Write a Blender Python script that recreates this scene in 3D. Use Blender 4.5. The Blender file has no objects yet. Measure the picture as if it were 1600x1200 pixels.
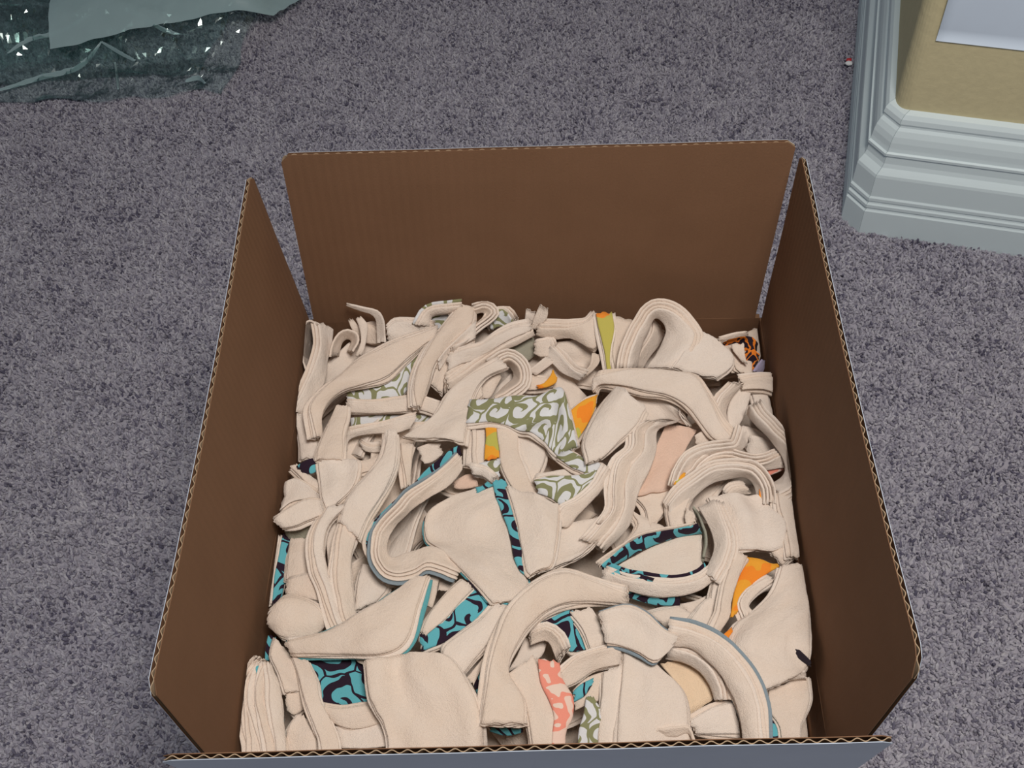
import bpy, bmesh, math, random
import numpy as np
from mathutils import Matrix, Vector, noise

# ---------------------------------------------------------------- camera, world, light
SC = 0.0075          # one scene unit of the tables below in metres (box is 40 units = 30 cm wide)
H = 30.0             # height of the box rim above the carpet
scene = bpy.context.scene
col = scene.collection

cam_d = bpy.data.cameras.new('camera')
cam_d.sensor_width = 36.0
cam_d.lens = 1835.0 / 1600.0 * 36.0
cam_d.clip_start = 0.01
cam = bpy.data.objects.new('camera', cam_d)
R_ = Vector((0.9985463, 0.00358483, -0.05378129))
U_ = Vector((0.02834828, 0.81371294, 0.58057525))
F_ = Vector((-0.0458438, 0.58125588, -0.81242843))
m = Matrix((R_, U_, -F_)).transposed().to_4x4()
m.translation = Vector((2.6938, -45.0526, 81.9051)) * SC
cam.matrix_world = m
col.objects.link(cam)
scene.camera = cam

world = bpy.data.worlds.new('room_light')
scene.world = world
world.use_nodes = True
world.node_tree.nodes['Background'].inputs[0].default_value = (0.78, 0.90, 1.0, 1)
world.node_tree.nodes['Background'].inputs[1].default_value = 0.17

def area(name, loc, target, size, power, color):
    d = bpy.data.lights.new(name, 'AREA')
    d.shape = 'DISK'; d.size = size; d.energy = power; d.color = color
    o = bpy.data.objects.new(name, d)
    o.location = Vector(loc) * SC
    o.rotation_euler = (Vector(target) - Vector(loc)).to_track_quat('-Z', 'Y').to_euler()
    col.objects.link(o)
    return o
# the ceiling fixture, above and a little in front of the box
area('ceiling_lamp', (24, -38, 150), (6, 0, 0), 0.34, 11.0, (1.0, 0.94, 0.88))

vs = scene.view_settings
vs.view_transform = 'Standard'; vs.look = 'None'; vs.exposure = 0.0; vs.gamma = 1.0
vs.use_curve_mapping = False

# ---------------------------------------------------------------- materials
def mat(name):
    m = bpy.data.materials.new(name); m.use_nodes = True
    nt = m.node_tree
    return m, nt, nt.nodes['Principled BSDF']
def N(nt, t, **kw):
    n = nt.nodes.new(t)
    for k, v in kw.items(): setattr(n, k, v)
    return n
def math_(nt, op, a, b=None):
    n = N(nt, 'ShaderNodeMath', operation=op)
    for i, q in enumerate((a, b)):
        if q is None: continue
        if isinstance(q, (int, float)): n.inputs[i].default_value = q
        else: nt.links.new(q, n.inputs[i])
    return n.outputs[0]
def mix(nt, fac, a, b):
    n = N(nt, 'ShaderNodeMix', data_type='RGBA')
    for s, q in ((n.inputs[0], fac), (n.inputs[6], a), (n.inputs[7], b)):
        if isinstance(q, (tuple, list)): s.default_value = (*q[:3], 1)
        elif isinstance(q, (int, float)): s.default_value = q
        else: nt.links.new(q, s)
    return n.outputs[2]
def noise_(nt, vec, scale, detail=2.0, rough=.5):
    n = N(nt, 'ShaderNodeTexNoise')
    n.inputs['Scale'].default_value = scale; n.inputs['Detail'].default_value = detail; n.inputs['Roughness'].default_value = rough
    if vec is not None: nt.links.new(vec, n.inputs['Vector'])
    return n
def ramp(nt, fac, stops, interp='LINEAR'):
    n = N(nt, 'ShaderNodeValToRGB'); n.color_ramp.interpolation = interp
    e = n.color_ramp.elements
    while len(e) < len(stops): e.new(.5)
    for q, (p, c) in zip(e, stops): q.position = p; q.color = (*c, 1)
    nt.links.new(fac, n.inputs[0])
    return n.outputs[0]
def bump(nt, b, h, strength, dist):
    n = N(nt, 'ShaderNodeBump'); n.inputs['Strength'].default_value = strength; n.inputs['Distance'].default_value = dist
    nt.links.new(h, n.inputs['Height']); nt.links.new(n.outputs[0], b.inputs['Normal'])
def fabric_base(nt, b, rough=.95):
    b.inputs['Roughness'].default_value = rough
    b.inputs['Specular IOR Level'].default_value = .1
    b.inputs['Sheen Weight'].default_value = .12
    tc = N(nt, 'ShaderNodeTexCoord')
    return tc.outputs['UV'], tc.outputs['Object']
def plain_fabric(name, c, var=.10):
    m, nt, b = mat(name); uv, ob = fabric_base(nt, b)
    oi = N(nt, 'ShaderNodeObjectInfo')
    n1 = noise_(nt, uv, .55, 3)
    n2 = noise_(nt, uv, 5.0, 3, .6)
    f = math_(nt, 'ADD', math_(nt, 'MULTIPLY', oi.outputs['Random'], .5), math_(nt, 'MULTIPLY', n1.outputs[0], .5))
    lo = tuple(q * (1 - var) * k for q, k in zip(c, (1.05, .97, .90))); hi = tuple(min(1, q * (1 + var * .6) * k) for q, k in zip(c, (.98, 1.01, 1.05)))
    nt.links.new(mix(nt, f, lo, hi), b.inputs['Base Color'])
    h = math_(nt, 'ADD', math_(nt, 'MULTIPLY', n2.outputs[0], .3), math_(nt, 'MULTIPLY', n1.outputs[0], .9))
    n3 = noise_(nt, uv, 13.0, 2, .6)
    h = math_(nt, 'ADD', h, math_(nt, 'MULTIPLY', n3.outputs[0], .35))
    bump(nt, b, h, .7, .0022)
    return m
def scroll_fabric(name, ground, figure, scale=.36, thr=.0, k=6.0, edge=.07, arms=1.0, sway=0.0):
    m, nt, b = mat(name); uv, ob = fabric_base(nt, b)
    vm = N(nt, 'ShaderNodeVectorMath', operation='SCALE'); nt.links.new(uv, vm.inputs[0]); vm.inputs['Scale'].default_value = scale
    nz = noise_(nt, vm.outputs[0], 1.6, 1)
    ad = N(nt, 'ShaderNodeVectorMath', operation='MULTIPLY_ADD')
    nt.links.new(nz.outputs['Color'], ad.inputs[0]); ad.inputs[1].default_value = (.42, .42, 0); nt.links.new(vm.outputs[0], ad.inputs[2])
    vo = N(nt, 'ShaderNodeTexVoronoi', voronoi_dimensions='2D'); vo.inputs['Scale'].default_value = 1.0; vo.inputs['Randomness'].default_value = .75
    nt.links.new(ad.outputs[0], vo.inputs['Vector'])
    ve = N(nt, 'ShaderNodeTexVoronoi', voronoi_dimensions='2D', feature='DISTANCE_TO_EDGE'); ve.inputs['Scale'].default_value = 1.0; ve.inputs['Randomness'].default_value = .75
    nt.links.new(ad.outputs[0], ve.inputs['Vector'])
    sb = N(nt, 'ShaderNodeVectorMath', operation='SUBTRACT'); nt.links.new(ad.outputs[0], sb.inputs[0]); nt.links.new(vo.outputs['Position'], sb.inputs[1])
    sx = N(nt, 'ShaderNodeSeparateXYZ'); nt.links.new(sb.outputs[0], sx.inputs[0])
    ang = math_(nt, 'ARCTAN2', sx.outputs[1], sx.outputs[0])
    rc = N(nt, 'ShaderNodeSeparateColor'); nt.links.new(vo.outputs['Color'], rc.inputs[0])
    ph = math_(nt, 'ADD', math_(nt, 'MULTIPLY', rc.outputs[0], 6.28), math_(nt, 'MULTIPLY', vo.outputs['Distance'], k * 2.2))
    s = math_(nt, 'SINE', math_(nt, 'ADD', math_(nt, 'MULTIPLY', ang, arms), ph))
    if sway:
        sw = noise_(nt, uv, .17, 0)
        s = math_(nt, 'ADD', s, math_(nt, 'MULTIPLY', math_(nt, 'SUBTRACT', sw.outputs[0], .5), sway))
    blob = math_(nt, 'LESS_THAN', vo.outputs['Distance'], .09)
    f = math_(nt, 'GREATER_THAN', s, thr)
    f = math_(nt, 'MULTIPLY', f, math_(nt, 'GREATER_THAN', ve.outputs['Distance'], edge))
    f = math_(nt, 'MAXIMUM', f, blob)
    fine = noise_(nt, uv, 9.0, 2)
    c = mix(nt, f, ground, figure)
    nt.links.new(c, b.inputs['Base Color'])
    bump(nt, b, fine.outputs[0], .25, .001)
    return m
def blotch_fabric(name, a, c, d, scale, t0, t1):
    m, nt, b = mat(name); uv, ob = fabric_base(nt, b)
    oi = N(nt, 'ShaderNodeObjectInfo')
    vm = N(nt, 'ShaderNodeVectorMath', operation='ADD'); nt.links.new(uv, vm.inputs[0]); 
    cm = N(nt, 'ShaderNodeCombineXYZ'); nt.links.new(math_(nt, 'MULTIPLY', oi.outputs['Random'], 40.0), cm.inputs[0]); nt.links.new(cm.outputs[0], vm.inputs[1])
    n1 = noise_(nt, vm.outputs[0], scale, 1.5, .4)
    col_ = ramp(nt, n1.outputs[0], [(0, a), (t0, c), (t1, d)], 'CONSTANT')
    nt.links.new(col_, b.inputs['Base Color'])
    fine = noise_(nt, uv, 9.0, 2)
    bump(nt, b, fine.outputs[0], .25, .001)
    return m

M = {}
M['cream'] = plain_fabric('cream_flannel', (.81, .70, .605))
M['dark'] = plain_fabric('painted_notch_shade', (.03, .022, .03))  # near-black colour standing in for the shadow in the notch by the right flap
M['pinkcream'] = plain_fabric('pinkish_flannel', (.80, .58, .46))
M['peach'] = plain_fabric('peach_flannel', (.82, .63, .44))
M['greyback'] = plain_fabric('grey_green_reverse', (.36, .35, .28))
M['lilac'] = plain_fabric('pale_lilac', (.42, .37, .52))
M['aqua'] = plain_fabric('aqua_cotton', (.12, .40, .45))
M['sage'] = scroll_fabric('sage_scroll_print', (.25, .25, .13), (.68, .68, .69), .50, -.36, 5.6, .04)
M['teal'] = scroll_fabric('teal_scroll_print', (.026, .014, .026), (.12, .42, .48), .40, -.38, 4.4, .035, 2.0, 3.4)
M['orange'] = blotch_fabric('orange_print', (.85, .26, .03), (.80, .36, .04), (.50, .46, .10), .45, .44, .63)
M['coral'] = blotch_fabric('coral_print', (.80, .62, .52), (.84, .30, .22), (.82, .60, .50), .85, .42, .55)
M['blackorange'] = blotch_fabric('black_orange_print', (.02, .012, .02), (.85, .24, .03), (.03, .02, .03), 1.3, .47, .56)
M['lime'] = blotch_fabric('lime_orange_print', (.50, .44, .10), (.52, .46, .11), (.85, .28, .04), .34, .3, .58)
M['bluegrey'] = plain_fabric('blue_grey_reverse', (.25, .31, .35))

def kraft():
    m, nt, b = mat('kraft_board')
    tc = N(nt, 'ShaderNodeTexCoord')
    uv = tc.outputs['UV']
    w = N(nt, 'ShaderNodeTexWave', bands_direction='X'); w.inputs['Scale'].default_value = .42; w.inputs['Distortion'].default_value = .4
    nt.links.new(uv, w.inputs['Vector'])
    n1 = noise_(nt, uv, .25, 4); n2 = noise_(nt, uv, 6, 3)
    f = math_(nt, 'ADD', math_(nt, 'MULTIPLY', n1.outputs[0], .6), math_(nt, 'MULTIPLY', n2.outputs[0], .4))
    nt.links.new(mix(nt, f, (.175, .092, .050), (.235, .126, .072)), b.inputs['Base Color'])
    b.inputs['Roughness'].default_value = .85; b.inputs['Specular IOR Level'].default_value = .2
    bump(nt, b, math_(nt, 'ADD', w.outputs[0], n2.outputs[0]), .12, .0012)
    return m
M['kraft'] = kraft()
def simple(name, c, rough=.7, scale=8, var=.08, bmp=.1):
    m, nt, b = mat(name)
    tc = N(nt, 'ShaderNodeTexCoord')
    n1 = noise_(nt, tc.outputs['Object'], scale, 4)
    nt.links.new(mix(nt, n1.outputs[0], tuple(q * (1 - var) for q in c), tuple(min(1, q * (1 + var)) for q in c)), b.inputs['Base Color'])
    b.inputs['Roughness'].default_value = rough; b.inputs['Specular IOR Level'].default_value = .3
    bump(nt, b, n1.outputs[0], bmp, .001)
    return m
M['boxwhite'] = simple('white_board_face', (.50, .56, .66), .6, 30)
M['medium'] = simple('corrugated_medium', (.40, .29, .19), .9, 40)
M['trim'] = simple('white_trim_paint', (.76, .86, .88), .5, 20, .03, .05)
M['wall'] = simple('beige_wall_paint', (.70, .61, .37), .85, 160, .08, .4)
M['paper'] = simple('white_paper', (.72, .82, .95), .7, 20, .03, .05)
M['red'] = simple('red_fleck', (.55, .03, .04), .6)
M['white'] = simple('white_fleck', (.85, .85, .85), .5)

def carpet_mat():
    m, nt, b = mat('carpet_yarn')
    oi = N(nt, 'ShaderNodeObjectInfo')
    g = N(nt, 'ShaderNodeNewGeometry')
    n1 = noise_(nt, g.outputs['Position'], 28, 3)
    n2 = noise_(nt, g.outputs['Position'], 4, 2)
    r = math_(nt, 'ADD', math_(nt, 'MULTIPLY', oi.outputs['Random'], .62), math_(nt, 'MULTIPLY', n1.outputs[0], .38))
    c = ramp(nt, r, [(.0, (.055, .05, .09)), (.20, (.135, .125, .175)), (.33, (.325, .305, .365)), (.62, (.43, .41, .465)), (.82, (.51, .49, .535)), (1.0, (.59, .56, .59))])
    nt.links.new(c, b.inputs['Base Color'])
    b.inputs['Roughness'].default_value = 1.0; b.inputs['Specular IOR Level'].default_value = .05
    return m
M['carpet'] = carpet_mat()
def film():
    m, nt, b = mat('clear_film')
    tr = N(nt, 'ShaderNodeBsdfTransparent'); tr.inputs[0].default_value = (.86, .945, .935, 1)
    gl = N(nt, 'ShaderNodeBsdfGlossy'); gl.inputs['Roughness'].default_value = .16; gl.inputs['Color'].default_value = (.85, 1, .98, 1)
    fr = N(nt, 'ShaderNodeFresnel'); fr.inputs[0].default_value = 1.5
    mx = N(nt, 'ShaderNodeMixShader')
    tc = N(nt, 'ShaderNodeTexCoord'); n1 = noise_(nt, tc.outputs['Object'], 18, 2, .5)
    bp = N(nt, 'ShaderNodeBump'); bp.inputs['Strength'].default_value = .2; bp.inputs['Distance'].default_value = .004
    nt.links.new(n1.outputs[0], bp.inputs['Height']); nt.links.new(bp.outputs[0], gl.inputs['Normal']); nt.links.new(bp.outputs[0], fr.inputs['Normal'])
    nt.links.new(math_(nt, 'ADD', math_(nt, 'MULTIPLY', fr.outputs[0], 1.5), .05), mx.inputs[0])
    nt.links.new(tr.outputs[0], mx.inputs[1]); nt.links.new(gl.outputs[0], mx.inputs[2])
    nt.links.new(mx.outputs[0], nt.nodes['Material Output'].inputs[0])
    return m
M['film'] = film()
def frosted():
    m, nt, b = mat('frosted_film')
    tr = N(nt, 'ShaderNodeBsdfTransparent'); tr.inputs[0].default_value = (.8, .92, .92, 1)
    b.inputs['Base Color'].default_value = (.42, .56, .58, 1); b.inputs['Roughness'].default_value = .3
    tc = N(nt, 'ShaderNodeTexCoord'); n1 = noise_(nt, tc.outputs['Object'], 20, 3)
    bump(nt, b, n1.outputs[0], .4, .004)
    mx = N(nt, 'ShaderNodeMixShader'); mx.inputs[0].default_value = .72
    nt.links.new(tr.outputs[0], mx.inputs[1]); nt.links.new(b.outputs[0], mx.inputs[2])
    nt.links.new(mx.outputs[0], nt.nodes['Material Output'].inputs[0])
    return m
M['frosted'] = frosted()

# ---------------------------------------------------------------- helpers
def mesh_obj(name, verts, faces, material, parent=None, uvs=None, smooth=False, mats=None, fmat=None):
    me = bpy.data.meshes.new(name)
    me.from_pydata([tuple(float(c) * SC for c in v) for v in verts], [], faces)
    for q in (mats or [material]): me.materials.append(q)
    if fmat is not None: me.polygons.foreach_set('material_index', fmat)
    if uvs is not None:
        ul = me.uv_layers.new(name='UVMap')
        li = np.empty(len(me.loops), dtype=np.int32); me.loops.foreach_get('vertex_index', li)
        ul.data.foreach_set('uv', np.asarray(uvs, dtype=np.float32)[li].ravel())
    if smooth: me.polygons.foreach_set('use_smooth', [True] * len(me.polygons))
    me.update()
    o = bpy.data.objects.new(name, me); col.objects.link(o)
    if parent is not None: o.parent = parent
    return o
def tag(o, label=None, cat=None, group=None, kind=None):
    if label: o['label'] = label
    if cat: o['category'] = cat
    if group: o['group'] = group
    if kind: o['kind'] = kind
    return o
def empty(name, loc):
    o = bpy.data.objects.new(name, None); o.empty_display_size = .02
    o.location = Vector(loc) * SC; col.objects.link(o)
    return o
def V3(*a): return np.array(a, dtype=float)
def unit(v): return v / np.linalg.norm(v)

# ---------------------------------------------------------------- floor and carpet
tag(mesh_obj('floor', [(-420, -320, -30.7), (420, -320, -30.7), (420, 440, -30.7), (-420, 440, -30.7)], [(0, 1, 2, 3)], M['carpet']), kind='structure')
def carpet_pile():
    # base patch that carries the pile; tufts are instanced yarn ends
    x0, x1, y0, y1 = -97, 82, -30, 124
    o = mesh_obj('carpet_pile', [(x0, y0, -30.65), (x1, y0, -30.65), (x1, y1, -30.65), (x0, y1, -30.65)], [(0, 1, 2, 3)], M['carpet'])
    ng = bpy.data.node_groups.new('carpet_pile', 'GeometryNodeTree')
    ng.interface.new_socket('Geometry', in_out='INPUT', socket_type='NodeSocketGeometry')
    ng.interface.new_socket('Geometry', in_out='OUTPUT', socket_type='NodeSocketGeometry')
    nd = ng.nodes; L = ng.links.new
    gi = nd.new('NodeGroupInput'); go = nd.new('NodeGroupOutput')
    dp = nd.new('GeometryNodeDistributePointsOnFaces'); dp.inputs['Density'].default_value = 13.0 / SC ** 2; dp.inputs['Seed'].default_value = 3
    ic = nd.new('GeometryNodeMeshIcoSphere'); ic.inputs['Radius'].default_value = SC * .5; ic.inputs['Subdivisions'].default_value = 1
    tf = nd.new('GeometryNodeTransform'); tf.inputs['Scale'].default_value = (.35, .35, .95); tf.inputs['Translation'].default_value = (0, 0, SC * .32)
    sm = nd.new('GeometryNodeSetMaterial'); sm.inputs['Material'].default_value = M['carpet']
    rr = nd.new('FunctionNodeRandomValue'); rr.data_type = 'FLOAT_VECTOR'; rr.inputs[0].default_value = (-1.05, -1.05, 0); rr.inputs[1].default_value = (1.05, 1.05, 6.28)
    rs = nd.new('FunctionNodeRandomValue'); rs.data_type = 'FLOAT'; rs.inputs[2].default_value = .65; rs.inputs[3].default_value = 1.15
    ip = nd.new('GeometryNodeInstanceOnPoints'); jg = nd.new('GeometryNodeJoinGeometry')
    L(gi.outputs[0], dp.inputs['Mesh']); L(ic.outputs['Mesh'], tf.inputs['Geometry']); L(tf.outputs[0], sm.inputs['Geometry'])
    L(dp.outputs['Points'], ip.inputs['Points']); L(sm.outputs[0], ip.inputs['Instance'])
    L(rr.outputs[0], ip.inputs['Rotation']); L(rs.outputs[1], ip.inputs['Scale'])
    L(gi.outputs[0], jg.inputs[0]); L(ip.outputs[0], jg.inputs[0]); L(jg.outputs[0], go.inputs[0])
    md = o.modifiers.new('pile', 'NODES'); md.node_group = ng
    tag(o, 'flecked grey mauve carpet pile covering the floor', 'carpet', kind='stuff')
carpet_pile()

# ---------------------------------------------------------------- wall end with baseboard
CO = np.array([38.0923, 57.9405]); DR = np.array([.9697934, -.2439278]); DL = np.array([.2130, .9770])
def wl(s, t, h):            # s along the right face, t back along the left face, h above floor
    q = CO + DR * s + DL * t
    return (q[0], q[1], h - H - .6)
def wall():
    r = 1.9; pts = [(140, 3)]
    for k in range(9):
        a = math.radians(270 - 90 * k / 8)
        pts.append((3 + r + r * math.cos(a), 3 + r + r * math.sin(a)))
    pts += [(3, 150), (140, 150)]
    n = len(pts); vs_ = [wl(s, t, 0) for s, t in pts] + [wl(s, t, 260) for s, t in pts]
    fs = [(i, (i + 1) % n, (i + 1) % n + n, i + n) for i in range(n)] + [tuple(range(n, 2 * n))]
    o = mesh_obj('wall_right', vs_, fs, M['wall'])
    tag(o, kind='structure')
    o['label'] = 'beige wall end with rounded corner'
wall()
PROFILE = [(3.0, 0), (3.0, 4.1), (2.86, 4.3), (2.80, 4.55), (2.95, 4.75), (2.95, 5.2), (2.80, 5.4), (2.74, 5.65), (2.88, 5.85), (2.88, 6.3), (2.72, 6.55),
           (2.68, 9.6), (2.60, 10.0), (2.35, 10.35), (2.05, 10.75), (1.88, 11.3), (1.82, 12.4), (2.02, 12.6), (2.02, 12.95), (1.80, 13.1),
           (1.72, 13.6), (1.66, 14.4), (1.50, 15.2), (1.22, 15.9), (.95, 16.25), (.92, 16.5), (1.02, 16.8), (.92, 17.4), (.62, 17.9), (0, 18.2)]
def baseboard(name, ends):
    # ends: two functions giving (s, t) for a protrusion p
    vs_, fs = [], []
    prof = PROFILE + [(0, 0)]
    n = len(prof)
    for e in ends:
        for p, h in prof:
            s, t = e(p); vs_.append(wl(s, t, h))
    for i in range(n):
        j = (i + 1) % n
        fs.append((i, j, j + n, i + n))
    fs += [tuple(range(n))[::-1], tuple(range(n, 2 * n))]
    o = mesh_obj(name, vs_, fs, M['trim'])
    return tag(o, kind='structure')
T22 = .80; CH = 2.265
def e_r(p): return (CH + (3 - p) * T22, 3 - p)
def e_l(p): return (3 - p, CH + (3 - p) * T22)
g = .06
baseboard('baseboard_right', (lambda p: (e_r(p)[0] + g, e_r(p)[1]), lambda p: (130, 3 - p)))['label'] = 'white moulded baseboard along the right wall face'
baseboard('baseboard_corner', (lambda p: e_l(p), lambda p: e_r(p)))['label'] = 'short angled white baseboard piece around the wall corner'
baseboard('baseboard_left', (lambda p: (3 - p, 140), lambda p: (e_l(p)[0], e_l(p)[1] + g)))['label'] = 'white moulded baseboard running back along the left wall face'
def sheet():
    # a thin white sheet on the wall, standing off the plaster a little at its left edge
    nx, nz = 12, 14; vs_, fs, uv = [], [], []
    for side in (0, 1):
        for i in range(nx + 1):
            for j in range(nz + 1):
                s = 5.25 + 17 * i / nx; h = 28.2 + 24 * j / nz
                off = .16 + .75 * (1 - i / nx) ** 3 * (j / nz) ** .6 + .05 * side
                vs_.append(wl(s, 3 - off, h))
    w = nz + 1; k = (nx + 1) * w
    for i in range(nx):
        for j in range(nz):
            a = i * w + j
            fs += [(a, a + w, a + w + 1, a + 1), (a + k, a + 1 + k, a + w + 1 + k, a + w + k)]
    rim = [i * w for i in range(nx + 1)] + [nx * w + j for j in range(1, nz + 1)] + [i * w + nz for i in range(nx - 1, -1, -1)] + [j for j in range(nz - 1, 0, -1)]
    for a, b in zip(rim, rim[1:] + rim[:1]): fs.append((a, b, b + k, a + k))
    tag(mesh_obj('paper_sheet', vs_, fs, M['paper'], smooth=True), 'plain white sheet fixed to the beige wall above the baseboard', 'paper')
sheet()

# ---------------------------------------------------------------- cardboard box
RBL, RBR, RFL, RFR = V3(-20.05, 20.92, 0), V3(19.91, 19.93, 0), V3(-21.25, -20.5, 0), V3(20.12, -20.5, 0)
box = empty('cardboard_box', (0, 0, -H))
tag(box, 'open cardboard box, brown inside and white outside, with raised flaps', 'box')
def P(v): return v - V3(0, 0, -H)      # into the box's own space
ctr = V3(0, 0, -15)
def panel(a, b):
    # a, b rim corners; solid wall down to the carpet, kraft inside, white outside
    d = unit(b - a); n = unit(np.cross(d, V3(0, 0, 1)))
    if np.dot(n, a - ctr) < 0: n = -n
    dn = V3(0, 0, -H)
    mid = 9; vs_ = []; fs = []; fm = []
    for off in (0.0, .45):
        for i in range(mid + 1):
            u = i / mid
            for j in range(5):
                z = -(H - .1) * j / 4
                q = a + (b - a) * u + n * (off - .0) + V3(0, 0, z)
                vs_.append(P(q))
    w = 5; k = (mid + 1) * w; uv = []
    for v in vs_: uv.append((float(np.dot(v, d)), float(v[2])))
    for i in range(mid):
        for j in range(4):
            q = i * w + j
            fs.append((q, q + 1, q + w + 1, q + w)); fm.append(0)
            fs.append((q + k, q + w + k, q + w + 1 + k, q + 1 + k)); fm.append(1)
    rim = [i * w for i in range(mid + 1)] + [mid * w + j for j in range(1, w)] + [i * w + w - 1 for i in range(mid - 1, -1, -1)] + [j for j in range(w - 2, 0, -1)]
    for x, y in zip(rim, rim[1:] + rim[:1]): fs.append((x, y, y + k, x + k)); fm.append(0)
    return mesh_obj('side_panel', vs_, fs, None, box, uv, mats=[M['kraft'], M['boxwhite']], fmat=fm)
for a, b in ((RBL, RBR), (RFL, RFR), (RBL, RFL), (RBR, RFR)): panel(a, b)
mesh_obj('bottom_panel', [P(v + V3(0, 0, -H + z)) for z in (.1, .5) for v in (RFL, RFR, RBR, RBL)],
         [(3, 2, 1, 0), (4, 5, 6, 7), (0, 1, 5, 4), (1, 2, 6, 5), (2, 3, 7, 6), (3, 0, 4, 7)], M['kraft'], box)

def flap(a, b, ta, tb, ra=.6, rb=.6, ia=0.0, ib=0.0, bow=0.0):
    # a,b rim ends; ta,tb top ends; two liners with a wavy medium between, open at the cut edges
    d = unit(b - a); up = unit((ta + tb) / 2 - (a + b) / 2); n = unit(np.cross(d, up))
    if np.dot(n, (a + b) / 2 - ctr) < 0: n = -n
    Lw = np.linalg.norm(tb - ta); Ht = np.linalg.norm((ta + tb) / 2 - (a + b) / 2)
    cols = 220; rows = 6
    us = np.linspace(0, 1, cols + 1)
    def top(u):
        x = u * Lw; q = 1.0
        if x < ra: q -= (ra - math.sqrt(max(0, ra * ra - (ra - x) ** 2))) / Ht
        if Lw - x < rb: q -= (rb - math.sqrt(max(0, rb * rb - (rb - Lw + x) ** 2))) / Ht
        return q
    def pt(u, t, off):
        lo = a + (b - a) * (ia + (1 - ia - ib) * u); hi = ta + (tb - ta) * u
        return lo + (hi - lo) * t + n * (off + bow * math.sin(math.pi * u) * t + .05 * noise.noise((u * 6, t * 3, bow * 7 + 1)))
    def slab(o0, o1, nm, material, parent, nc, outer=False):
        vs_, fs, uv = [], [], []
        for off in (o0, o1):
            for u in np.linspace(0, 1, nc + 1):
                tm = top(u)
                for j in range(rows + 1):
                    vs_.append(P(pt(u, tm * j / rows, off))); uv.append((u * Lw, Ht * tm * j / rows))
        w = rows + 1; k = (nc + 1) * w
        for i in range(nc):
            for j in range(rows):
                q = i * w + j
                fs += [(q, q + w, q + w + 1, q + 1), (q + k, q + 1 + k, q + w + 1 + k, q + w + k)]
        rim = [i * w for i in range(nc + 1)] + [nc * w + j for j in range(1, w)] + [i * w + w - 1 for i in range(nc - 1, -1, -1)] + [j for j in range(w - 2, 0, -1)]
        for x, y in zip(rim, rim[1:] + rim[:1]): fs.append((x, y, y + k, x + k))
        fm = [1 if outer and ((i % 2) or i >= 2 * nc * rows) else 0 for i in range(len(fs))]
        return mesh_obj(nm, vs_, fs, material, parent, uv, mats=[M['kraft'], M['boxwhite']], fmat=fm)
    T = .36
    fl = slab(0, .05, 'flap', M['kraft'], box, 60)
    slab(T - .04, T, 'outer_liner', None, fl, 60, True)
    # fluted medium: flutes run down the flap, wave shows along the top edge
    pitch = .85; nc = int(Lw / pitch) * 8; vs_, fs = [], []
    for side in (0, 1):
        for i in range(nc + 1):
            u = i / nc; off = T / 2 + (T / 2 - .09) * math.sin(2 * math.pi * i / 8) + (.03 if side else -.03)
            tm = top(u) - .12 / Ht
            for t in (0, tm): vs_.append(P(pt(u, t, off)))
    k = (nc + 1) * 2
    for i in range(nc):
        q = i * 2
        fs += [(q, q + 2, q + 3, q + 1), (q + k, q + 1 + k, q + 3 + k, q + 2 + k), (q + 1, q + 3, q + 3 + k, q + 1 + k)]
    mesh_obj('fluted_medium', vs_, fs, M['medium'], fl)
    return fl
flap(RBL, RBR, V3(-18.92, 22.10, 19.3), V3(20.62, 21.43, 19.3), .7, .5, .006, .010)
flap(RFL, RBL, V3(-21.04, -20.72, 19.3), V3(-20.89, 20.31, 19.3), .9, .6, .004, .004, -.25)
flap(RFR, RBR, V3(21.68, -20.13, 19.3), V3(20.75, 20.25, 19.3), 1.6, .5, .004, .012, -.25)
flap(RFL + V3(.8, 0, 0), RFR, V3(-19.94, -24.35, 19.3), V3(19.58, -23.87, 19.3), .6, .6, .004, .004)

# ---------------------------------------------------------------- fabric strips
random.seed(7)
VIEW = unit(V3(0.05, -.58, .81))
PLANES = []
for a, b in ((RBL, RBR), (RFL, RFR), (RBL, RFL), (RBR, RFR)):
    d = unit(b - a); n = np.cross(d, V3(0, 0, 1)); n = unit(n)
    if np.dot(n, a - ctr) < 0: n = -n
    PLANES.append((n, float(np.dot(n, a))))
def clamp(Q):
    for n, d in PLANES:
        e = Q @ n - (d - .22)
        Q = Q - np.outer(np.maximum(e, 0), n)
    return Q
def cr(Pn, m):
    Pn = np.asarray(Pn, float); k = len(Pn)
    if k == 2: return np.array([Pn[0] + (Pn[1] - Pn[0]) * t for t in np.linspace(0, 1, m)])
    X = np.vstack([2 * Pn[0] - Pn[1], Pn, 2 * Pn[-1] - Pn[-2]])
    out = []
    for t in np.linspace(0, k - 1, m):
        i = min(int(t), k - 2); f = t - i
        p0, p1, p2, p3 = X[i:i + 4]
        out.append(.5 * ((2 * p1) + (-p0 + p2) * f + (2 * p0 - 5 * p1 + 4 * p2 - p3) * f * f + (-p0 + 3 * p1 - 3 * p2 + p3) * f ** 3))
    return np.array(out)
VV = np.array([0, .012, .045, .10, .2, .3, .4, .5, .6, .7, .8, .9, .955, .988, 1.0])
def fuzz(q, s): return noise.noise((q[0] * s, q[1] * s, q[2] * s))
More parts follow.
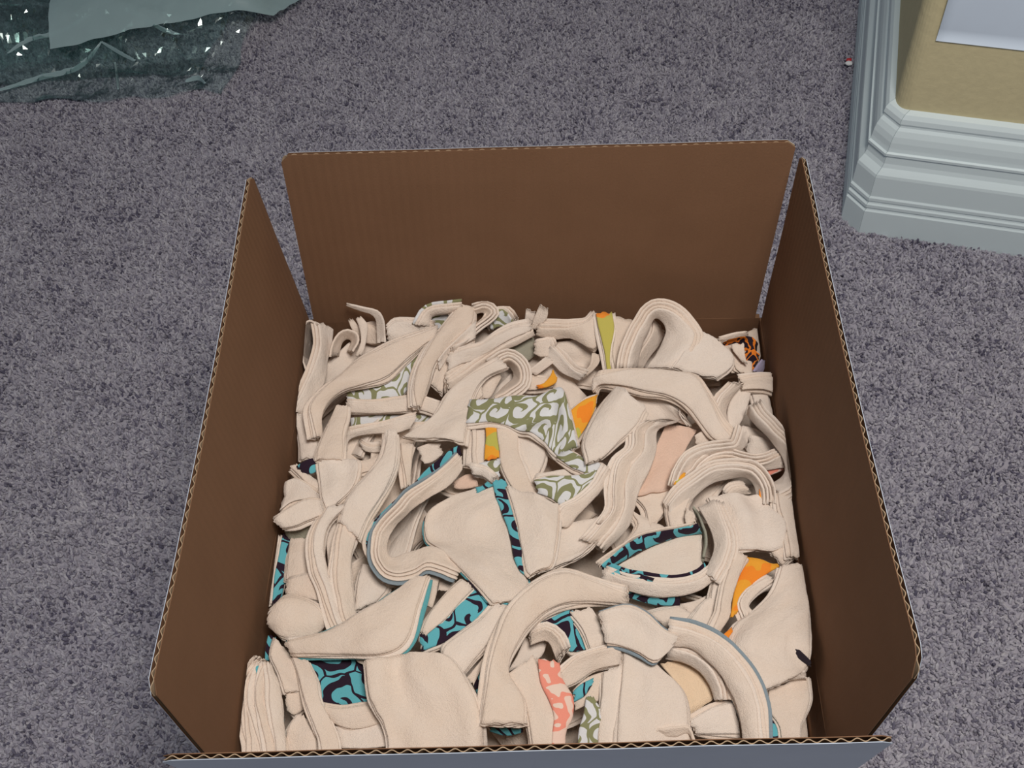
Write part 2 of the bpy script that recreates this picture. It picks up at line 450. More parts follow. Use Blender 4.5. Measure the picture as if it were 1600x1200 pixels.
def layers(A, B, n, seed, wave=.20, thick=.21, pitch=.255):
    rng = random.Random(seed)
    ln = max(np.linalg.norm(np.diff(A, axis=0), axis=1).sum(), np.linalg.norm(np.diff(B, axis=0), axis=1).sum())
    m = int(min(90, max(7, ln / .42)))
    a, b = cr(A, m), cr(B, m)
    c = (a + b) / 2; t = np.gradient(c, axis=0); t /= np.linalg.norm(t, axis=1)[:, None] + 1e-9
    w = b - a; wl_ = np.linalg.norm(w, axis=1) + 1e-6; wd = w / wl_[:, None]
    nn = np.cross(t, wd); nn /= np.linalg.norm(nn, axis=1)[:, None] + 1e-9
    if (nn @ VIEW).sum() < 0: nn = -nn
    for _ in range(3): nn[1:-1] = (nn[:-2] + nn[1:-1] * 2 + nn[2:]) / 4
    nn /= np.linalg.norm(nn, axis=1)[:, None] + 1e-9
    arc = np.r_[0, np.cumsum(np.linalg.norm(np.diff(c, axis=0), axis=1))]
    bow = rng.choice((-.03, .02, .045, .06)) * np.minimum(wl_, 4.5)
    fold = rng.uniform(.24, .46)
    out = []; so = rng.uniform(0, 100)
    for i in range(n):
        ea = np.zeros(m); eb = np.zeros(m)
        for k in range(m):
            ea[k] = (.13 * i + .26 * noise.noise((so + i * 9, arc[k] * .22, 1))) if i else .05 * noise.noise((so, arc[k] * .8, 2))
            eb[k] = (.13 * i + .26 * noise.noise((so + i * 9, arc[k] * .22, 5))) if i else .05 * noise.noise((so, arc[k] * .8, 7))
        aa = a - wd * ea[:, None]; bb = b + wd * eb[:, None]
        top = []; bot = []
        for v in VV:
            q = aa + (bb - aa) * v
            # ragged cut ends
            q[0] -= t[0] * .22 * noise.noise((so, v * 5, i)); q[-1] += t[-1] * .22 * noise.noise((so, v * 5, 3 + i))
            dz = bow * (1 - (2 * v - 1) ** 2)
            nz = np.array([wave * fuzz(c[k] + wd[k] * wl_[k] * (v - .5) + so, .42) + wave * .35 * fuzz(c[k] + wd[k] * wl_[k] * (v - .5) - so, 1.3) for k in range(m)])
            nz = nz + np.array([fold * noise.noise((so, arc[k] * .10, wl_[k] * v * .62 + so)) * min(3.0, (wl_[k] / 2.8) ** 1.4) for k in range(m)])
            ed = np.minimum(v, 1 - v) * wl_
            h = thick / 2 * np.sqrt(np.clip(1 - np.clip(1 - ed / (thick * .6), 0, 1) ** 2, .004, 1))
            base = q + nn * (dz + nz - i * pitch)[:, None]
            top.append(base + nn * h[:, None]); bot.append(base - nn * h[:, None])
        K = len(VV)
        Tt = np.stack(top, 1).reshape(-1, 3); Bt = np.stack(bot, 1).reshape(-1, 3)
        vs_ = clamp(np.vstack([Tt, Bt])); fs = []; k0 = m * K
        flip = np.dot(np.cross(wd[m // 2], t[m // 2]), nn[m // 2]) < 0
        for x in range(m - 1):
            for y in range(K - 1):
                p = x * K + y
                f1 = (p, p + 1, p + K + 1, p + K); f2 = (p + k0, p + K + k0, p + K + 1 + k0, p + 1 + k0)
                if flip: f1, f2 = f1[::-1], f2[::-1]
                fs += [f1, f2]
            for y in (0, K - 1):
                p = x * K + y
                f = (p, p + K, p + K + k0, p + k0)
                fs.append(f if (y == 0) != flip else f[::-1])
        for x in (0, m - 1):
            for y in range(K - 1):
                p = x * K + y
                fs.append((p, p + k0, p + 1 + k0, p + 1))
        uu = np.repeat(arc, K) + so; vv = (np.tile(VV, m)) * np.repeat(wl_, K) + so * 2
        uv = np.stack([uu, vv], 1); uv = np.vstack([uv, uv])
        out.append((vs_, fs, uv))
    return out
PRINTS = ('sage', 'teal', 'orange', 'coral', 'blackorange', 'aqua', 'lime')
def part_name(mt, i, n):
    if mt in PRINTS: return 'printed_layer'
    return 'top_layer' if i == 0 else 'under_layer'
def add_layers(root, origin, top, bot, n, A, B, seed):
    for i, (vs_, fs, uv) in enumerate(layers(A, B, n, seed)):
        mt = top if i == 0 else (bot if i == n - 1 else 'cream')
        mesh_obj(part_name(mt, i, n), vs_ - origin, fs, M[mt], root, uv, smooth=True)

# each line: upper fabric; backing; layers; one long edge; other long edge; label ("^" continues the strip above); "dark" rows are painted notch shade
STRIPS = """
cream;cream;2;-18.93,19.09,2.4 -18.63,17.85,2 -18.76,16.11,1.7 -19.19,14.41,1.4 -19.69,12.39,1.4 -20.41,10.69,1;-17.72,19.53,0.8 -17.82,17.82,0.4 -18.13,16.15,0.2 -18.17,14.06,0.2 -18.6,12.33,0.2 -19.32,10.76,0;cream strip folded into a tall narrow teardrop loop in the back left corner
cream;cream;1;-18.82,18.85,2.4 -19.57,19.35,2.4 -20.15,18.67,2.4 -20.18,17.45,2 -20.01,15.93,1.6 -19.47,14.42,1.2;-19.34,19.58,-0.6 -20.1,20.31,-1.1 -20.64,20.09,-1.4 -20.61,18.82,-1.6 -20.35,17.57,-1.6 -19.78,15.88,-1.2;^
sage;sage;1;-20.33,19.94,0.4 -20.4,19.08,-0.1 -20.4,17.75,-0.6 -19.87,16.05,-0.6;-19.62,20.63,-0.1 -20.07,20,-1.1 -20.15,18.65,-1.6 -19.78,16.93,-1.6;^
cream;cream;2;-20.56,10.68,0.6 -20.23,9.67,0.2 -19.86,8.46,-0.1 -19.56,6.6,-0.2;-19.17,10.63,0.4 -18.63,9.62,0.2 -18.3,8.35,0 -18.05,6.49,-0.1;cream strip tail hanging beside the left flap under the teardrop loop
cream;cream;1;-16.13,19.94,3.8 -14.93,19.67,3.6 -13.52,19.5,3.2 -13.01,19.17,2.2 -13.01,18.1,0.6;-16.15,19.96,3.4 -15.03,19.72,3 -13.95,19.51,2.6 -13.76,19.21,1.6 -13.89,18.37,0.2;thin curled cream strip end poking up like a hook before the back flap
cream;cream;1;-16.27,19.46,2 -16.03,18.99,1.4 -15.5,18.82,0.4;-15.9,19.68,2 -15.44,19.36,1.4 -15.04,19.27,0.4;short frayed cream scrap tip beside the hooked strip end
cream;cream;1;-15.52,19.34,2.4 -15.23,18.64,2 -15.07,17.72,1.4 -15.57,16.37,1;-15.05,19.56,2.4 -14.49,18.92,2 -14.66,17.86,1.2 -14.94,16.5,0.8;frayed narrow cream scrap hanging below the hooked strip end
cream;cream;1;-17.63,16.3,1 -17.52,18.04,1.3 -16.67,18.81,1.5 -15.63,18.63,1.4 -15.3,17.81,1.1 -15.89,16.84,0.8;-17.43,17.64,-0.6 -17.29,18.8,-0.3 -16.83,19.18,-0.1 -16.34,19,-0.1 -16.22,18.61,-0.2 -16.62,18.08,-0.4;small rounded cream curl between teardrop loop and frayed scraps
cream;cream;2;-15.11,19.43,0.8 -14.38,19.63,0.8 -13.61,18.75,0.6;-15.13,18.8,-0.4 -14.49,18.62,-0.4 -13.74,18.59,-0.4;small cream fold tucked under the hooked strip end
cream;cream;2;-12.86,18.47,1.8 -12.09,19.21,2 -10.37,18.99,2 -8.67,18.62,1.8;-12.72,17.86,0.8 -11.42,17.66,0.8 -9.99,18.3,0.8 -8.53,18.55,0.8;puffy cream fold along the back flap left of centre
cream;sage;2;-10.05,18.51,2.4 -9.07,19.64,3 -7.35,19.76,3.2 -6.15,19.87,3.2;-8.84,18.79,1.4 -8.9,19.72,1.8 -7.66,19.9,2 -6.73,20.13,2.2;peaked cream strip with a sage print lining at the back edge
sage;cream;1;-8.94,20.11,1.6 -8.03,20.39,1.6 -7.23,20.44,1.6;-8.92,19.66,0.4 -8.36,19.48,0.4 -7.8,19.46,0.4;^
cream;cream;3;-6.29,20.04,3 -7.35,18.62,2.8 -8.36,16.84,2.8 -9.15,15.23,2.6 -9.8,13.64,2.4 -10.03,11.78,2.2 -9.74,10.22,2;-5.11,19.93,2.6 -5.28,18.55,2.4 -6.17,17.37,2.2 -7.57,15.85,2 -8.46,14.32,2 -8.88,12.45,1.8 -9.43,10.27,1.7;cream strip sweeping down from the back peak over the sage print
cream;cream;2;-4.96,18.53,2.6 -6.38,17.07,2.4 -7.44,15.91,2.2 -8.25,14.91,2;-4.97,17.1,2 -6.2,16.55,1.6 -7.27,15.69,1.4 -8.14,14.39,1.2;layered cream strip right of the strip that sweeps down from the back peak
cream;cream;3;-8.22,17.81,2.8 -10.16,16.98,2.8 -12.5,15.97,2.8 -14.78,14.69,2.8 -16.19,13.14,2.8 -17.62,11.76,2.6 -18.51,10.38,2.4 -18.34,9.11,2 -18.03,7.71,1.4;-8.41,17,2.4 -9.83,15.97,2.2 -11.1,14.79,2 -12.43,13.27,2 -14.23,12.43,2.2 -15.94,11.84,2.2 -17.12,10.89,2 -17.66,9.63,1.6 -17.64,7.96,1;long layered cream strip running diagonally from the back peak to the left flap
sage;cream;2;-16.06,12.83,0.6 -14.25,12.92,0.8 -12.6,13.74,1 -11.02,15.83,1.2 -9.27,17.12,1.2;-15.94,11.95,0.2 -13.54,11.87,0.2 -11.66,12.24,0.2 -10.55,13.65,0.2 -9.66,15.7,0.4;sage and white scroll strip under the long diagonal cream strip
cream;cream;2;-15.83,11.25,1.2 -13.34,11.14,1.2 -11.37,11.5,1.2 -9.73,11.62,1.2 -7.85,11.05,1;-15.78,10.6,0.6 -13.15,10.44,0.6 -10.8,10.58,0.6 -9.63,10.68,0.6 -7.81,10.05,0.4;level cream strip below the sage scroll print on the left
sage;cream;1;-15.76,10.77,-0.4 -13.33,10.95,-0.4 -10.95,10.9,-0.4 -8.58,10.94,-0.4;-15.6,9.82,-1 -14.06,9.91,-1 -12.17,10.06,-1 -8.87,10.6,-1;^
cream;cream;2;-16.2,7.19,0 -16.05,8.3,0.6 -14.82,8.62,1 -12.99,9.05,1 -11.28,9.55,1 -9.92,9.92,0.8;-15.76,7.36,-0.4 -15.58,8.07,0.2 -14.67,8.46,0.4 -12.81,8.54,0.4 -11.53,8.57,0.4 -10.42,9.15,0.2;cream strip bent into a hairpin left of centre below the level strip
cream;cream;2;-16.4,10.16,2.4 -16.79,8.79,2.4 -17.3,6.91,2.4 -17.5,5.71,2.4 -17.49,4.85,2.4;-15.47,10.13,2.4 -15.41,8.75,2.4 -15.62,7.26,2.4 -15.51,6.05,2.4 -15.46,4.79,2.4;straight cream strip end with a cut top on the left
cream;cream;2;-2.89,14.53,2.4 -5.03,13.07,2.4 -6.97,11.35,2.4 -8,9.14,2.4 -9.52,7.73,2.4 -10.61,7.15,2.2;-2.16,14.01,1.8 -3.87,12.98,2 -4.9,11.42,2.2 -5.34,9.5,2.2 -5.51,8.11,2.2 -5.72,6.26,2.2;broad cream strip narrowing up to the back left of the scroll print
cream;cream;2;-5.18,16.96,1.6 -6.8,16.08,1.4 -8.21,14.76,1.2 -8.85,13.31,0.8;-5.22,16.21,1 -6.59,14.55,0.6 -7.55,14.06,0.4 -7.9,12.83,0;cream strip edge in the gap left of the broad cream strip
cream;cream;1;-8.04,14.88,-0.6 -7.56,16.07,-0.2 -6.1,16.77,0;-7.78,13.38,-1 -7.06,14.54,-0.6 -5.32,15.83,-0.4;^
cream;cream;2;-5.16,19.7,2.6 -4.12,19.84,2.8 -3.61,19.4,2.6 -4.74,18.5,2.2 -6.06,17.37,2 -7.34,16.13,2;-5.35,19.81,1.8 -4.44,20.01,1.8 -4.5,19.62,1.6 -5.41,18.58,1.4 -6.35,17.38,1.4 -7.39,15.91,1.4;curled cream strip between the back peak and the white puff
cream;cream;1;-7.44,20.03,2.4 -6.45,20.3,2.6 -5.43,20.29,2.4 -5.15,19.95,2 -6.11,18.83,1.8 -7.39,17.12,1.8;-7.48,19.58,1.8 -6.64,20.17,1.8 -5.93,20.38,1.6 -6.06,20,1.4 -6.66,18.94,1.2 -7.44,16.82,1.2;^
sage;cream;2;-3.99,18.9,1.8 -3.55,19.57,2.2 -2.81,19.95,2.4 -2.15,19.51,2.2 -1.75,18.81,1.8;-3.63,18.79,0.8 -3.31,18.96,1 -2.75,18.86,1.2 -2.34,18.85,1 -1.8,18.72,0.8;puffed end of white and sage print fabric by the back flap
cream;cream;1;-0.58,19.34,3 -0.68,18.98,2.4 -0.81,18.7,1.6;0.25,19.12,2.8 0.06,18.81,2.2 -0.19,18.6,1.4;left one of two small cream tabs standing against the back flap
cream;cream;1;0.68,19.48,3.4 0.25,18.93,2.8 -0.07,18.51,2 -0.21,18.29,1.6;1.35,18.89,3.4 1.25,18.43,2.8 0.7,18.29,2 0.3,18.23,1.6;right one of two small cream tabs standing against the back flap
cream;cream;3;-0.15,17.81,2.6 -1.7,17.67,2.6 -3.36,16.62,2.6 -4.55,15.92,2.4 -5.74,15.62,2.4 -7.28,15.16,2.2;-0.16,17.56,2.2 -2.09,16.84,2 -3.88,15.66,1.8 -5.31,14.97,1.6 -6.25,14.61,1.6 -7.33,14.13,1.4;layered cream strip running down left from the two small tabs
cream;cream;3;-0.04,17.74,2.2 -1.97,16.68,2 -3.41,15.84,1.8 -4.95,14.78,1.6 -6.13,13.87,1.4 -7.31,13.18,1.2;-0.01,17.52,1.6 -1.52,16.67,1.4 -3.09,15.91,1.2 -4.53,14.77,0.8 -5.84,13.78,0.6 -7.37,12.66,0.4;second layered cream strip just below the one from the two small tabs
greyback;cream;1;-2.86,16.88,0.2 -1.45,17.59,0.4 -0.16,18.15,0.6;-1.74,16.15,-0.6 -0.77,16.26,-0.6 0.33,17.21,-0.6;dull grey green reverse of a strip below the two small tabs
cream;cream;3;-3.44,13.99,1.8 -2.08,14.9,2 -1.12,14.13,1.8 -1.04,12.75,1.6 -1.92,11.85,1.4 -3.33,11.18,1.2;-3.3,14.28,0.4 -2.41,15.28,0.4 -1.82,14.89,0.2 -1.73,14.14,0 -2.42,13.36,0 -3.23,12.3,0.2;cream strip rolled into a loop above the big scroll print
cream;cream;1;-4.79,14.03,0.4 -3.93,14.3,0.8 -3.26,14.35,1;-4.49,12.2,0 -3.72,12.24,0 -2.83,14.11,0.2;^
cream;cream;2;-5.33,13.19,1.6 -4.92,13.32,1.6 -4.45,13.3,1.6;-5.39,11.32,1 -4.86,11.23,1 -4.34,11.64,1;small cream fold left of the rolled loop above the scroll print
cream;cream;2;-1.03,14.05,0.4 0.1,14.01,0.4 1.29,13.82,0.4;-1.17,12.88,0 -0.04,12.84,0 1.62,13.07,0;cream fold with orange showing above the big scroll print
orange;cream;1;0.16,12.92,0.6 0.81,13.11,0.6 1.35,13.82,0.6 1.48,14.33,0.6;0.38,12.69,0.4 1.09,12.78,0.4 1.81,13.15,0.4 1.93,13.58,0.4;^
orange;cream;1;-2.45,11.99,0.4 -2.04,12.34,0.4 -1.62,12.47,0.4;-2.4,11.77,0.2 -1.93,11.83,0.2 -1.57,12.03,0.2;^
cream;cream;2;-0.02,16.84,1.4 0.77,16.84,1.6 1.49,16.96,1.6 1.61,16.18,1.2;0.12,16.24,0.6 0.6,15.92,0.6 1.2,15.9,0.6 1.85,15.57,0.4;crumpled cream knuckle left of the shaded pocket at the back
cream;cream;1;-0.77,14.19,0.8 0.25,14.74,1.2 1.03,15.45,1.2;0.22,14.15,0.4 1.19,14.78,0.6 1.91,15.42,0.6;^
cream;cream;1;1.4,17.86,0 2.92,18.04,0 4.14,18.07,0 5.21,17.26,-0.2;3.09,16.03,-1.6 3.93,15.62,-1.6 4.8,16.04,-1.6 5.2,17.1,-1.2;shaded cream pocket near the middle of the back
cream;cream;2;1.5,16.51,1.4 2.4,15.28,1.4 3.32,13.97,1.4 4.3,13.31,1.4;0.97,16.28,0.6 1.61,15.06,0.6 2.48,14.1,0.6 3.88,13.29,0.6;^
cream;cream;1;4.97,15.68,1.2 4.72,14.43,1.2 3.95,13.58,1.2;5.8,15.8,0.8 5.53,14.77,0.8 4.48,13.56,0.8;^
cream;cream;3;0.32,17.95,2.2 1.75,17.82,2.2 3.19,17.84,2.2 4.52,18.16,2.4 5.38,18.92,2.6;0.28,17.74,1.2 1.72,17.46,1 3.4,17.4,1 5.05,16.28,1 5.72,16.78,1.2;layered cream strip along the back flap left of the yellow tab
lime;cream;2;5.43,18.64,3 5.67,17.21,2.4 5.97,15.71,2 6.13,14.53,1.6 6.24,13.57,1.4;6.85,18.54,3 6.96,17.31,2.4 6.62,15.68,2 6.49,14.51,1.6 6.65,13.56,1.4;upright lime yellow and orange tab at the middle of the back
cream;cream;2;6.72,18.54,2.8 7.02,17.01,2.2 6.7,15.4,1.8 6.93,13.48,1.4;9.19,18.1,2.2 8.63,16.92,1.4 8.06,15.63,1 8.16,13.87,0.8;cream strip between the lime orange tab and the big back loop
sage;cream;2;-5.19,10.31,2.4 -3.28,10.25,2.6 -1.56,10.45,2.6 0.27,10.46,2.6 1.42,10.95,2.6 2.45,10.98,2.6 3.08,8.14,2.4 3.5,5.78,2.2;-5.54,8.08,2.4 -3.83,8.12,2.4 -2.25,7.88,2.4 -1.13,7.37,2.2 -0.23,6.87,2.2 0.66,6.3,2 1.32,5.62,2 1.97,4.94,1.8;wide sage green and white scroll print strip across the centre of the pile
sage;cream;2;2.54,5.64,2 3.94,4.63,2 5,4.24,2 5.73,3.57,2;1.8,4.94,1.8 2.95,3.95,1.8 4,3.32,1.8 4.31,2.14,1.8;^
sage;cream;2;-0,2.55,2.2 1.26,2.93,2.2 2.48,2.89,2.2 3.89,3.03,2.2 5.32,3.52,2.2;0.33,1.61,1.8 1.38,1.06,1.8 2.21,0.52,1.8 3.23,1.13,1.8 4.65,1.84,1.8;^
cream;cream;3;4.91,11.77,3 5.65,11.76,3.4 8.11,12.17,3.6 11.16,11.95,3.6 13.2,11.49,3.4 13.97,10.25,3 14.47,8.9,2.8 15.06,7.26,2.4 15.79,6.08,2.2;4.94,10.84,2.4 5.63,11.21,2.8 7.57,10.89,3 9.24,10.24,3 11.05,9.87,2.8 12.35,9.21,2.4 13.23,8.03,2.2 14.1,6.67,1.8 14.89,6.04,1.6;long cream strip arching over right of the big scroll print
orange;cream;2;2.95,9.21,2 4.14,10.27,2 5.28,10.75,2;3.36,6.37,1.6 4.29,7.95,1.6 5.03,9.44,1.8;orange triangle of fabric at the right end of the big scroll print
cream;cream;2;6.75,10.63,3.4 5.3,8.33,3.4 4.08,5.56,3.2 4.32,3.64,3;9.05,8.33,3.4 8.1,6.77,3.2 6.71,5.36,3 5.44,4.09,2.8;cream strip end with a pointed corner right of the orange triangle
cream;cream;2;7.15,11.57,1.4 8.36,12.19,1.4 9.9,11.35,1.4 11.88,9.48,1.4;8.15,8.1,0.6 9.25,8.83,0.6 10.85,9.1,0.6 12.63,8.4,0.6;cream fold in the shade beneath the arching strip
cream;cream;2;-5.71,8.19,1.4 -5.64,7.15,1.2 -5.63,6.12,1 -5.68,4.96,0.8;-4.05,8.31,1.4 -4.07,7.1,1.2 -4.04,6.07,1 -3.85,4.76,0.8;pleated cream fold hanging left of the orange slit below the scroll print
cream;cream;1;-5.14,8.04,1.6 -5.07,7,1.4 -5.12,5.97,1.2 -5.05,4.81,1;-4.77,8.09,1.6 -4.7,6.99,1.4 -4.76,5.96,1.2 -4.57,4.73,1;^
orange;cream;1;-4.09,8.61,1.8 -3.95,7.35,1.7 -4.03,6.26,1.6 -4.05,5.04,1.5;-3.11,8.58,1.8 -3.04,7.32,1.7 -2.89,6.23,1.6 -2.84,5.15,1.5;^
cream;cream;2;-3.11,8.12,1.6 -2.86,6.07,1.4 -2.67,4.42,1.3 -1.83,2.51,1.2 -0.88,1.53,1.2;-1.33,8.06,1.6 -1.28,5.73,1.4 -0.81,4.37,1.3 -0.34,3.02,1.2 0.13,1.84,1.2;cream strip hanging down right of the orange slit
cream;cream;2;-1.35,8.03,1.2 -1.12,5.69,1 -0.35,3.4,0.8;0.9,6.78,1 0.75,5.19,0.8 -0.12,3.23,0.6;cream face right of the hanging strip under the scroll print
cream;cream;1;0.57,6.47,0.6 1.29,5.58,0.6 1.53,5.43,0.6;0.95,7.04,0.6 1.55,6.15,0.6 1.96,5.71,0.6;^
cream;cream;1;0.08,3.96,1 1.16,4.07,1 2.48,4.31,1 3.68,4.14,1;-0.17,2.98,0.8 1.15,3.49,0.8 2.47,3.66,0.8 3.67,3.84,0.8;^
cream;cream;3;7.77,13.11,2.4 8.16,14.91,3 9.23,16.47,3.8 10.28,17.64,4.4 11.41,17.63,4.4 12.62,16.86,4 13.56,15.51,3.6 12.7,13.96,3 11.66,12.89,2.4;8.61,14.02,1 8.99,15.47,1.6 9.67,16.67,2.4 10.38,17.79,3 11.04,17.52,2.8 11.33,16.85,2.4 10.89,15.73,2 10.32,14.63,1.8 9.5,13.55,1.6;large cream loop standing at the right of the back
cream;cream;2;10.4,18.67,1.8 10.16,17.67,1.2 9.18,16.06,0.8 8.39,14.48,0.6;11.53,18.72,0 11.06,17.49,-0.2 10.21,16.36,-0.4 9.29,15.03,-0.4;^
cream;cream;2;13.88,16.32,3.2 13.16,15.04,3 12.33,13.81,2.8 11.62,12.82,2.6;15.64,15.38,2.8 16.71,14.11,2.6 16.49,12.95,2.4 15.18,11.99,2.2;flat cream patch right of the large back loop
cream;cream;2;15.83,16.65,1.4 16.68,15.01,1.4 17.01,13.43,1.4;17.4,16.56,0.8 18.37,14.93,0.8 18.26,12.89,0.8;cream fold behind the flat patch near the back right corner
cream;cream;1;15.61,15.24,3.4 16.79,15.62,3.4 18,15.97,3.2;15.81,15.17,2.8 16.98,15.6,2.8 18.23,16.03,2.6;thin cream strip edge over the dark print in the back right corner
blackorange;blackorange;1;16.16,15.84,1.8 17.29,16.44,1.8 18.56,16.48,1.8 19.12,16.04,1.4;16.85,15.76,0.4 17.66,16.21,0.4 18.45,15.86,0.4 18.7,15.21,0.4;black and orange print fabric in the back right corner
blackorange;cream;1;17.73,14.67,1.8 18.54,15.2,1.8 19.03,14.55,1.8;18.11,14.13,0.6 18.51,13.81,0.6 19.09,14.65,0.6;^
cream;cream;1;16.72,15.36,2.4 16.82,14.72,2.2 17.47,14.05,1.8;17.79,15.24,2.4 17.8,14.37,2.2 17.93,13.73,1.8;short cream tab beside the black and orange print
lilac;cream;1;18.37,13.3,1.4 18.83,13.83,1.4 19.31,14.41,1.4;18.92,13.31,0.4 19.39,13.84,0.4 19.61,14.86,0.4;pale lilac scrap beside the right flap below the black and orange print
cream;cream;3;17.08,11.59,2.4 17.95,11.75,2.4 18.95,11.89,2.4 19.77,11.8,2.4;17.26,10.99,1.8 18.06,11.03,1.8 19.04,11,1.8 19.8,10.81,1.6;blunt layered cream strip end pressed to the right flap
cream;cream;2;18.12,11.66,0.8 18.36,10.28,0.6 18.73,9.06,0.4 19.14,8.22,0.2;19.42,11.62,0.8 19.55,10.24,0.6 19.72,9.17,0.4 19.7,8.34,0.2;cream strip hanging down along the right flap
cream;cream;2;16.46,11.12,2.6 15.3,9.89,2.6 14.92,8.7,2.2 15.33,7.07,1.8;17.3,11.52,2 16.27,10.27,1.8 15.82,9.07,1.4 15.94,7.73,1.2;cream strip arched beside the blunt end on the right
cream;cream;1;17.09,11.88,1.4 16.37,10.68,1.2 15.81,9.19,1 15.86,7.78,0.8;18.15,11.52,1 17.78,10.31,0.8 17.17,8.97,0.6 16.62,8.24,0.4;^
cream;cream;3;17.52,8.7,3 18.18,7.12,3.2 19.04,5.68,3.4 20.06,4.4,3.4 20.54,3.21,3.4 20.55,2,3.2 20,1.11,2.8 18.86,0.58,2.4;17.38,8.52,1.8 18,7,2 18.83,5.62,2.2 19.39,4.52,2.2 19.62,3.57,2.2 19.61,2.87,2 19.32,2.59,1.6 18.6,2.21,1.4;thick layered cream strip bulging toward the right flap
cream;cream;1;17.1,8.39,0.4 18.34,7.91,0.4 19.76,6.57,0.2;17.27,6.47,-0.8 18.41,5.94,-0.8 20.2,6.14,-0.8;shaded cream pocket inside the bulging strip at the right
cream;cream;1;17.55,7.26,0.8 18.97,6.84,0.6 20.12,6.21,0.4;17.17,6.11,-0.2 18.53,5.42,-0.2 20.11,5.52,-0.2;^
coral;cream;1;18.45,3.98,1 19.49,4.72,1 20.17,4.98,1;17.88,3.2,0.6 19.04,3.58,0.6 20.16,4.04,0.6;^
cream;cream;3;9.17,7.38,3 8.19,6.42,3.2 7.89,4.81,3.2 6.72,3.62,3 6.32,1.88,2.8 6.23,-0.13,2.6 5.28,-1.56,2.4 4.09,-2.96,2.2;9.94,7.68,2.4 8.9,6.57,2.6 8.67,4.81,2.6 7.67,3.58,2.4 7.08,1.94,2.2 6.87,0.06,2 6.11,-1.51,1.8 5.06,-2.73,1.6;outer of two wavy layered cream strips right of the scroll print
cream;cream;3;9.86,7.55,2.6 8.89,6.49,2.8 8.62,4.69,2.8 7.62,3.46,2.6 7.07,1.82,2.4 6.95,-0.06,2.2 6.2,-1.49,2 4.93,-3.22,1.8;11.9,7.96,2 10.04,7.15,2 9.7,5.16,2 9.03,3.42,1.8 8.29,1.86,1.6 7.74,0.24,1.4 7.08,-1.34,1.2 5.22,-3.25,1;inner of two wavy layered cream strips right of the scroll print
pinkcream;cream;1;10.86,8.5,0.8 9.93,6.49,0.8 9.13,4.38,0.8 7.95,1.67,1;13.45,8.22,0.2 12.29,6.24,0.4 11.63,4.15,0.6 10.89,2.39,0.8;smooth pinkish cream face beside the inner wavy strip
cream;cream;2;16.72,6.97,2.6 16.03,5.09,2.8 14.96,4.94,2.8 13.66,4.84,2.8 12.34,4.31,2.6 11.54,3.19,2.4 11.01,1.81,2;17.14,6.04,1.6 16.41,4.94,1.8 15.06,4.83,1.6 13.68,4.62,1.6 12.55,3.86,1.6 11.9,2.96,1.4 11.31,2.01,1.2;uppermost wavy cream strip that curves toward the right flap
cream;cream;1;12.9,7,1.2 14.05,7.69,1.2 15.09,8.39,1.2;13.31,6.13,0.4 15.09,6.44,0.4 16.64,7.4,0.4;cream hollow above the uppermost wavy strip on the right
cream;cream;3;19.63,4.51,2 18.16,3.74,2.2 16.64,3.69,2.2 14.93,4.11,2.2 13.71,3.59,2.2 12.82,2.64,2 11.41,1.52,1.8;19.81,3.75,1.2 18.27,3.62,1.2 16.87,3.77,1.2 14.88,3.9,1.2 13.85,3.35,1 13.07,2.46,0.8 11.78,1.6,0.6;wavy cream strip with the coral and orange tints below the uppermost one
orange;cream;1;10.95,1.97,2.2 11.43,2.63,2.2 11.79,2.96,2.2;11.19,1.94,2 11.6,2.27,2 11.83,2.67,2;^
cream;cream;3;10.38,0.21,1.8 11.17,1.02,2.2 12.59,1.85,2.6 14.27,2.7,2.8 15.91,2.87,2.8 17.07,2.41,2.8 17.67,1.26,2.4 17.72,0.1,2;10.64,-0.95,0.8 11.64,0.23,1 12.44,1.12,1.4 13.62,2.04,1.6 15.07,2.59,1.6 16.43,2.78,1.6 17.19,2.13,1.4 17.43,0.81,1;cream strip arching over a dark hollow right of centre
cream;cream;2;15.08,1.84,0.6 15.58,2.33,0.8 16.31,2.51,0.8 16.79,2.48,0.6;15.18,1.64,0 15.74,1.9,0 16.45,2.02,0 17.06,2.14,0;small cream knuckle inside the dark hollow
orange;cream;1;17.48,1.48,1.8 17.42,0.8,1.6 17.23,0.19,1.4;17.95,1.6,1.8 17.88,0.78,1.6 17.68,0.11,1.4;^
orange;cream;1;18.15,1.93,1 18.33,0.83,0.8 19.12,-0.41,0.6;19.1,1.98,0.4 19.34,0.88,0.2 19.63,-0.46,0.2;^
cream;cream;3;18.77,0.93,2.4 18.82,-0.49,2.4 19.12,-1.81,2.2 19.14,-3.33,2.2 19.13,-4.48,2;20.12,1.22,2 20.19,-0.17,2 20.25,-1.62,1.8 20.08,-3.15,1.8 19.99,-4.29,1.6;layered cream strip running straight down beside the right flap
cream;cream;2;7.91,1.77,0.6 8.67,0.67,0.6 8.92,-0.8,0.6;10.93,2.62,0.4 10.46,1,0.4 9.42,-0.59,0.2;cream fold in the hollow left of the arching strip
cream;cream;2;10.4,0.97,1.4 10.3,-0.36,1.4 10.44,-1.67,1.4;12.41,1.45,1.4 11.72,0.14,1.4 11.46,-1.69,1.4;^
cream;cream;2;7.61,0.56,0.6 8.01,-0.64,0.6 7.12,-2.06,0.6;9.3,-0.59,0.2 10.19,-0.99,0.4 8.99,-1.74,0.4;^
cream;cream;2;13.48,0.94,2 14,-0.79,2 14.36,-2.35,2 14.64,-4,2;17.43,1.08,1.8 18.3,-0.27,1.8 19.13,-1.72,1.8 18.64,-3.74,1.8;broad flat cream strip end at the right centre
cream;cream;2;17.76,-3.87,1.6 18.39,-3.1,1.8 19.14,-2.34,2;18.59,-4.8,1.2 19.31,-4.18,1.4 19.78,-3.79,1.6;^
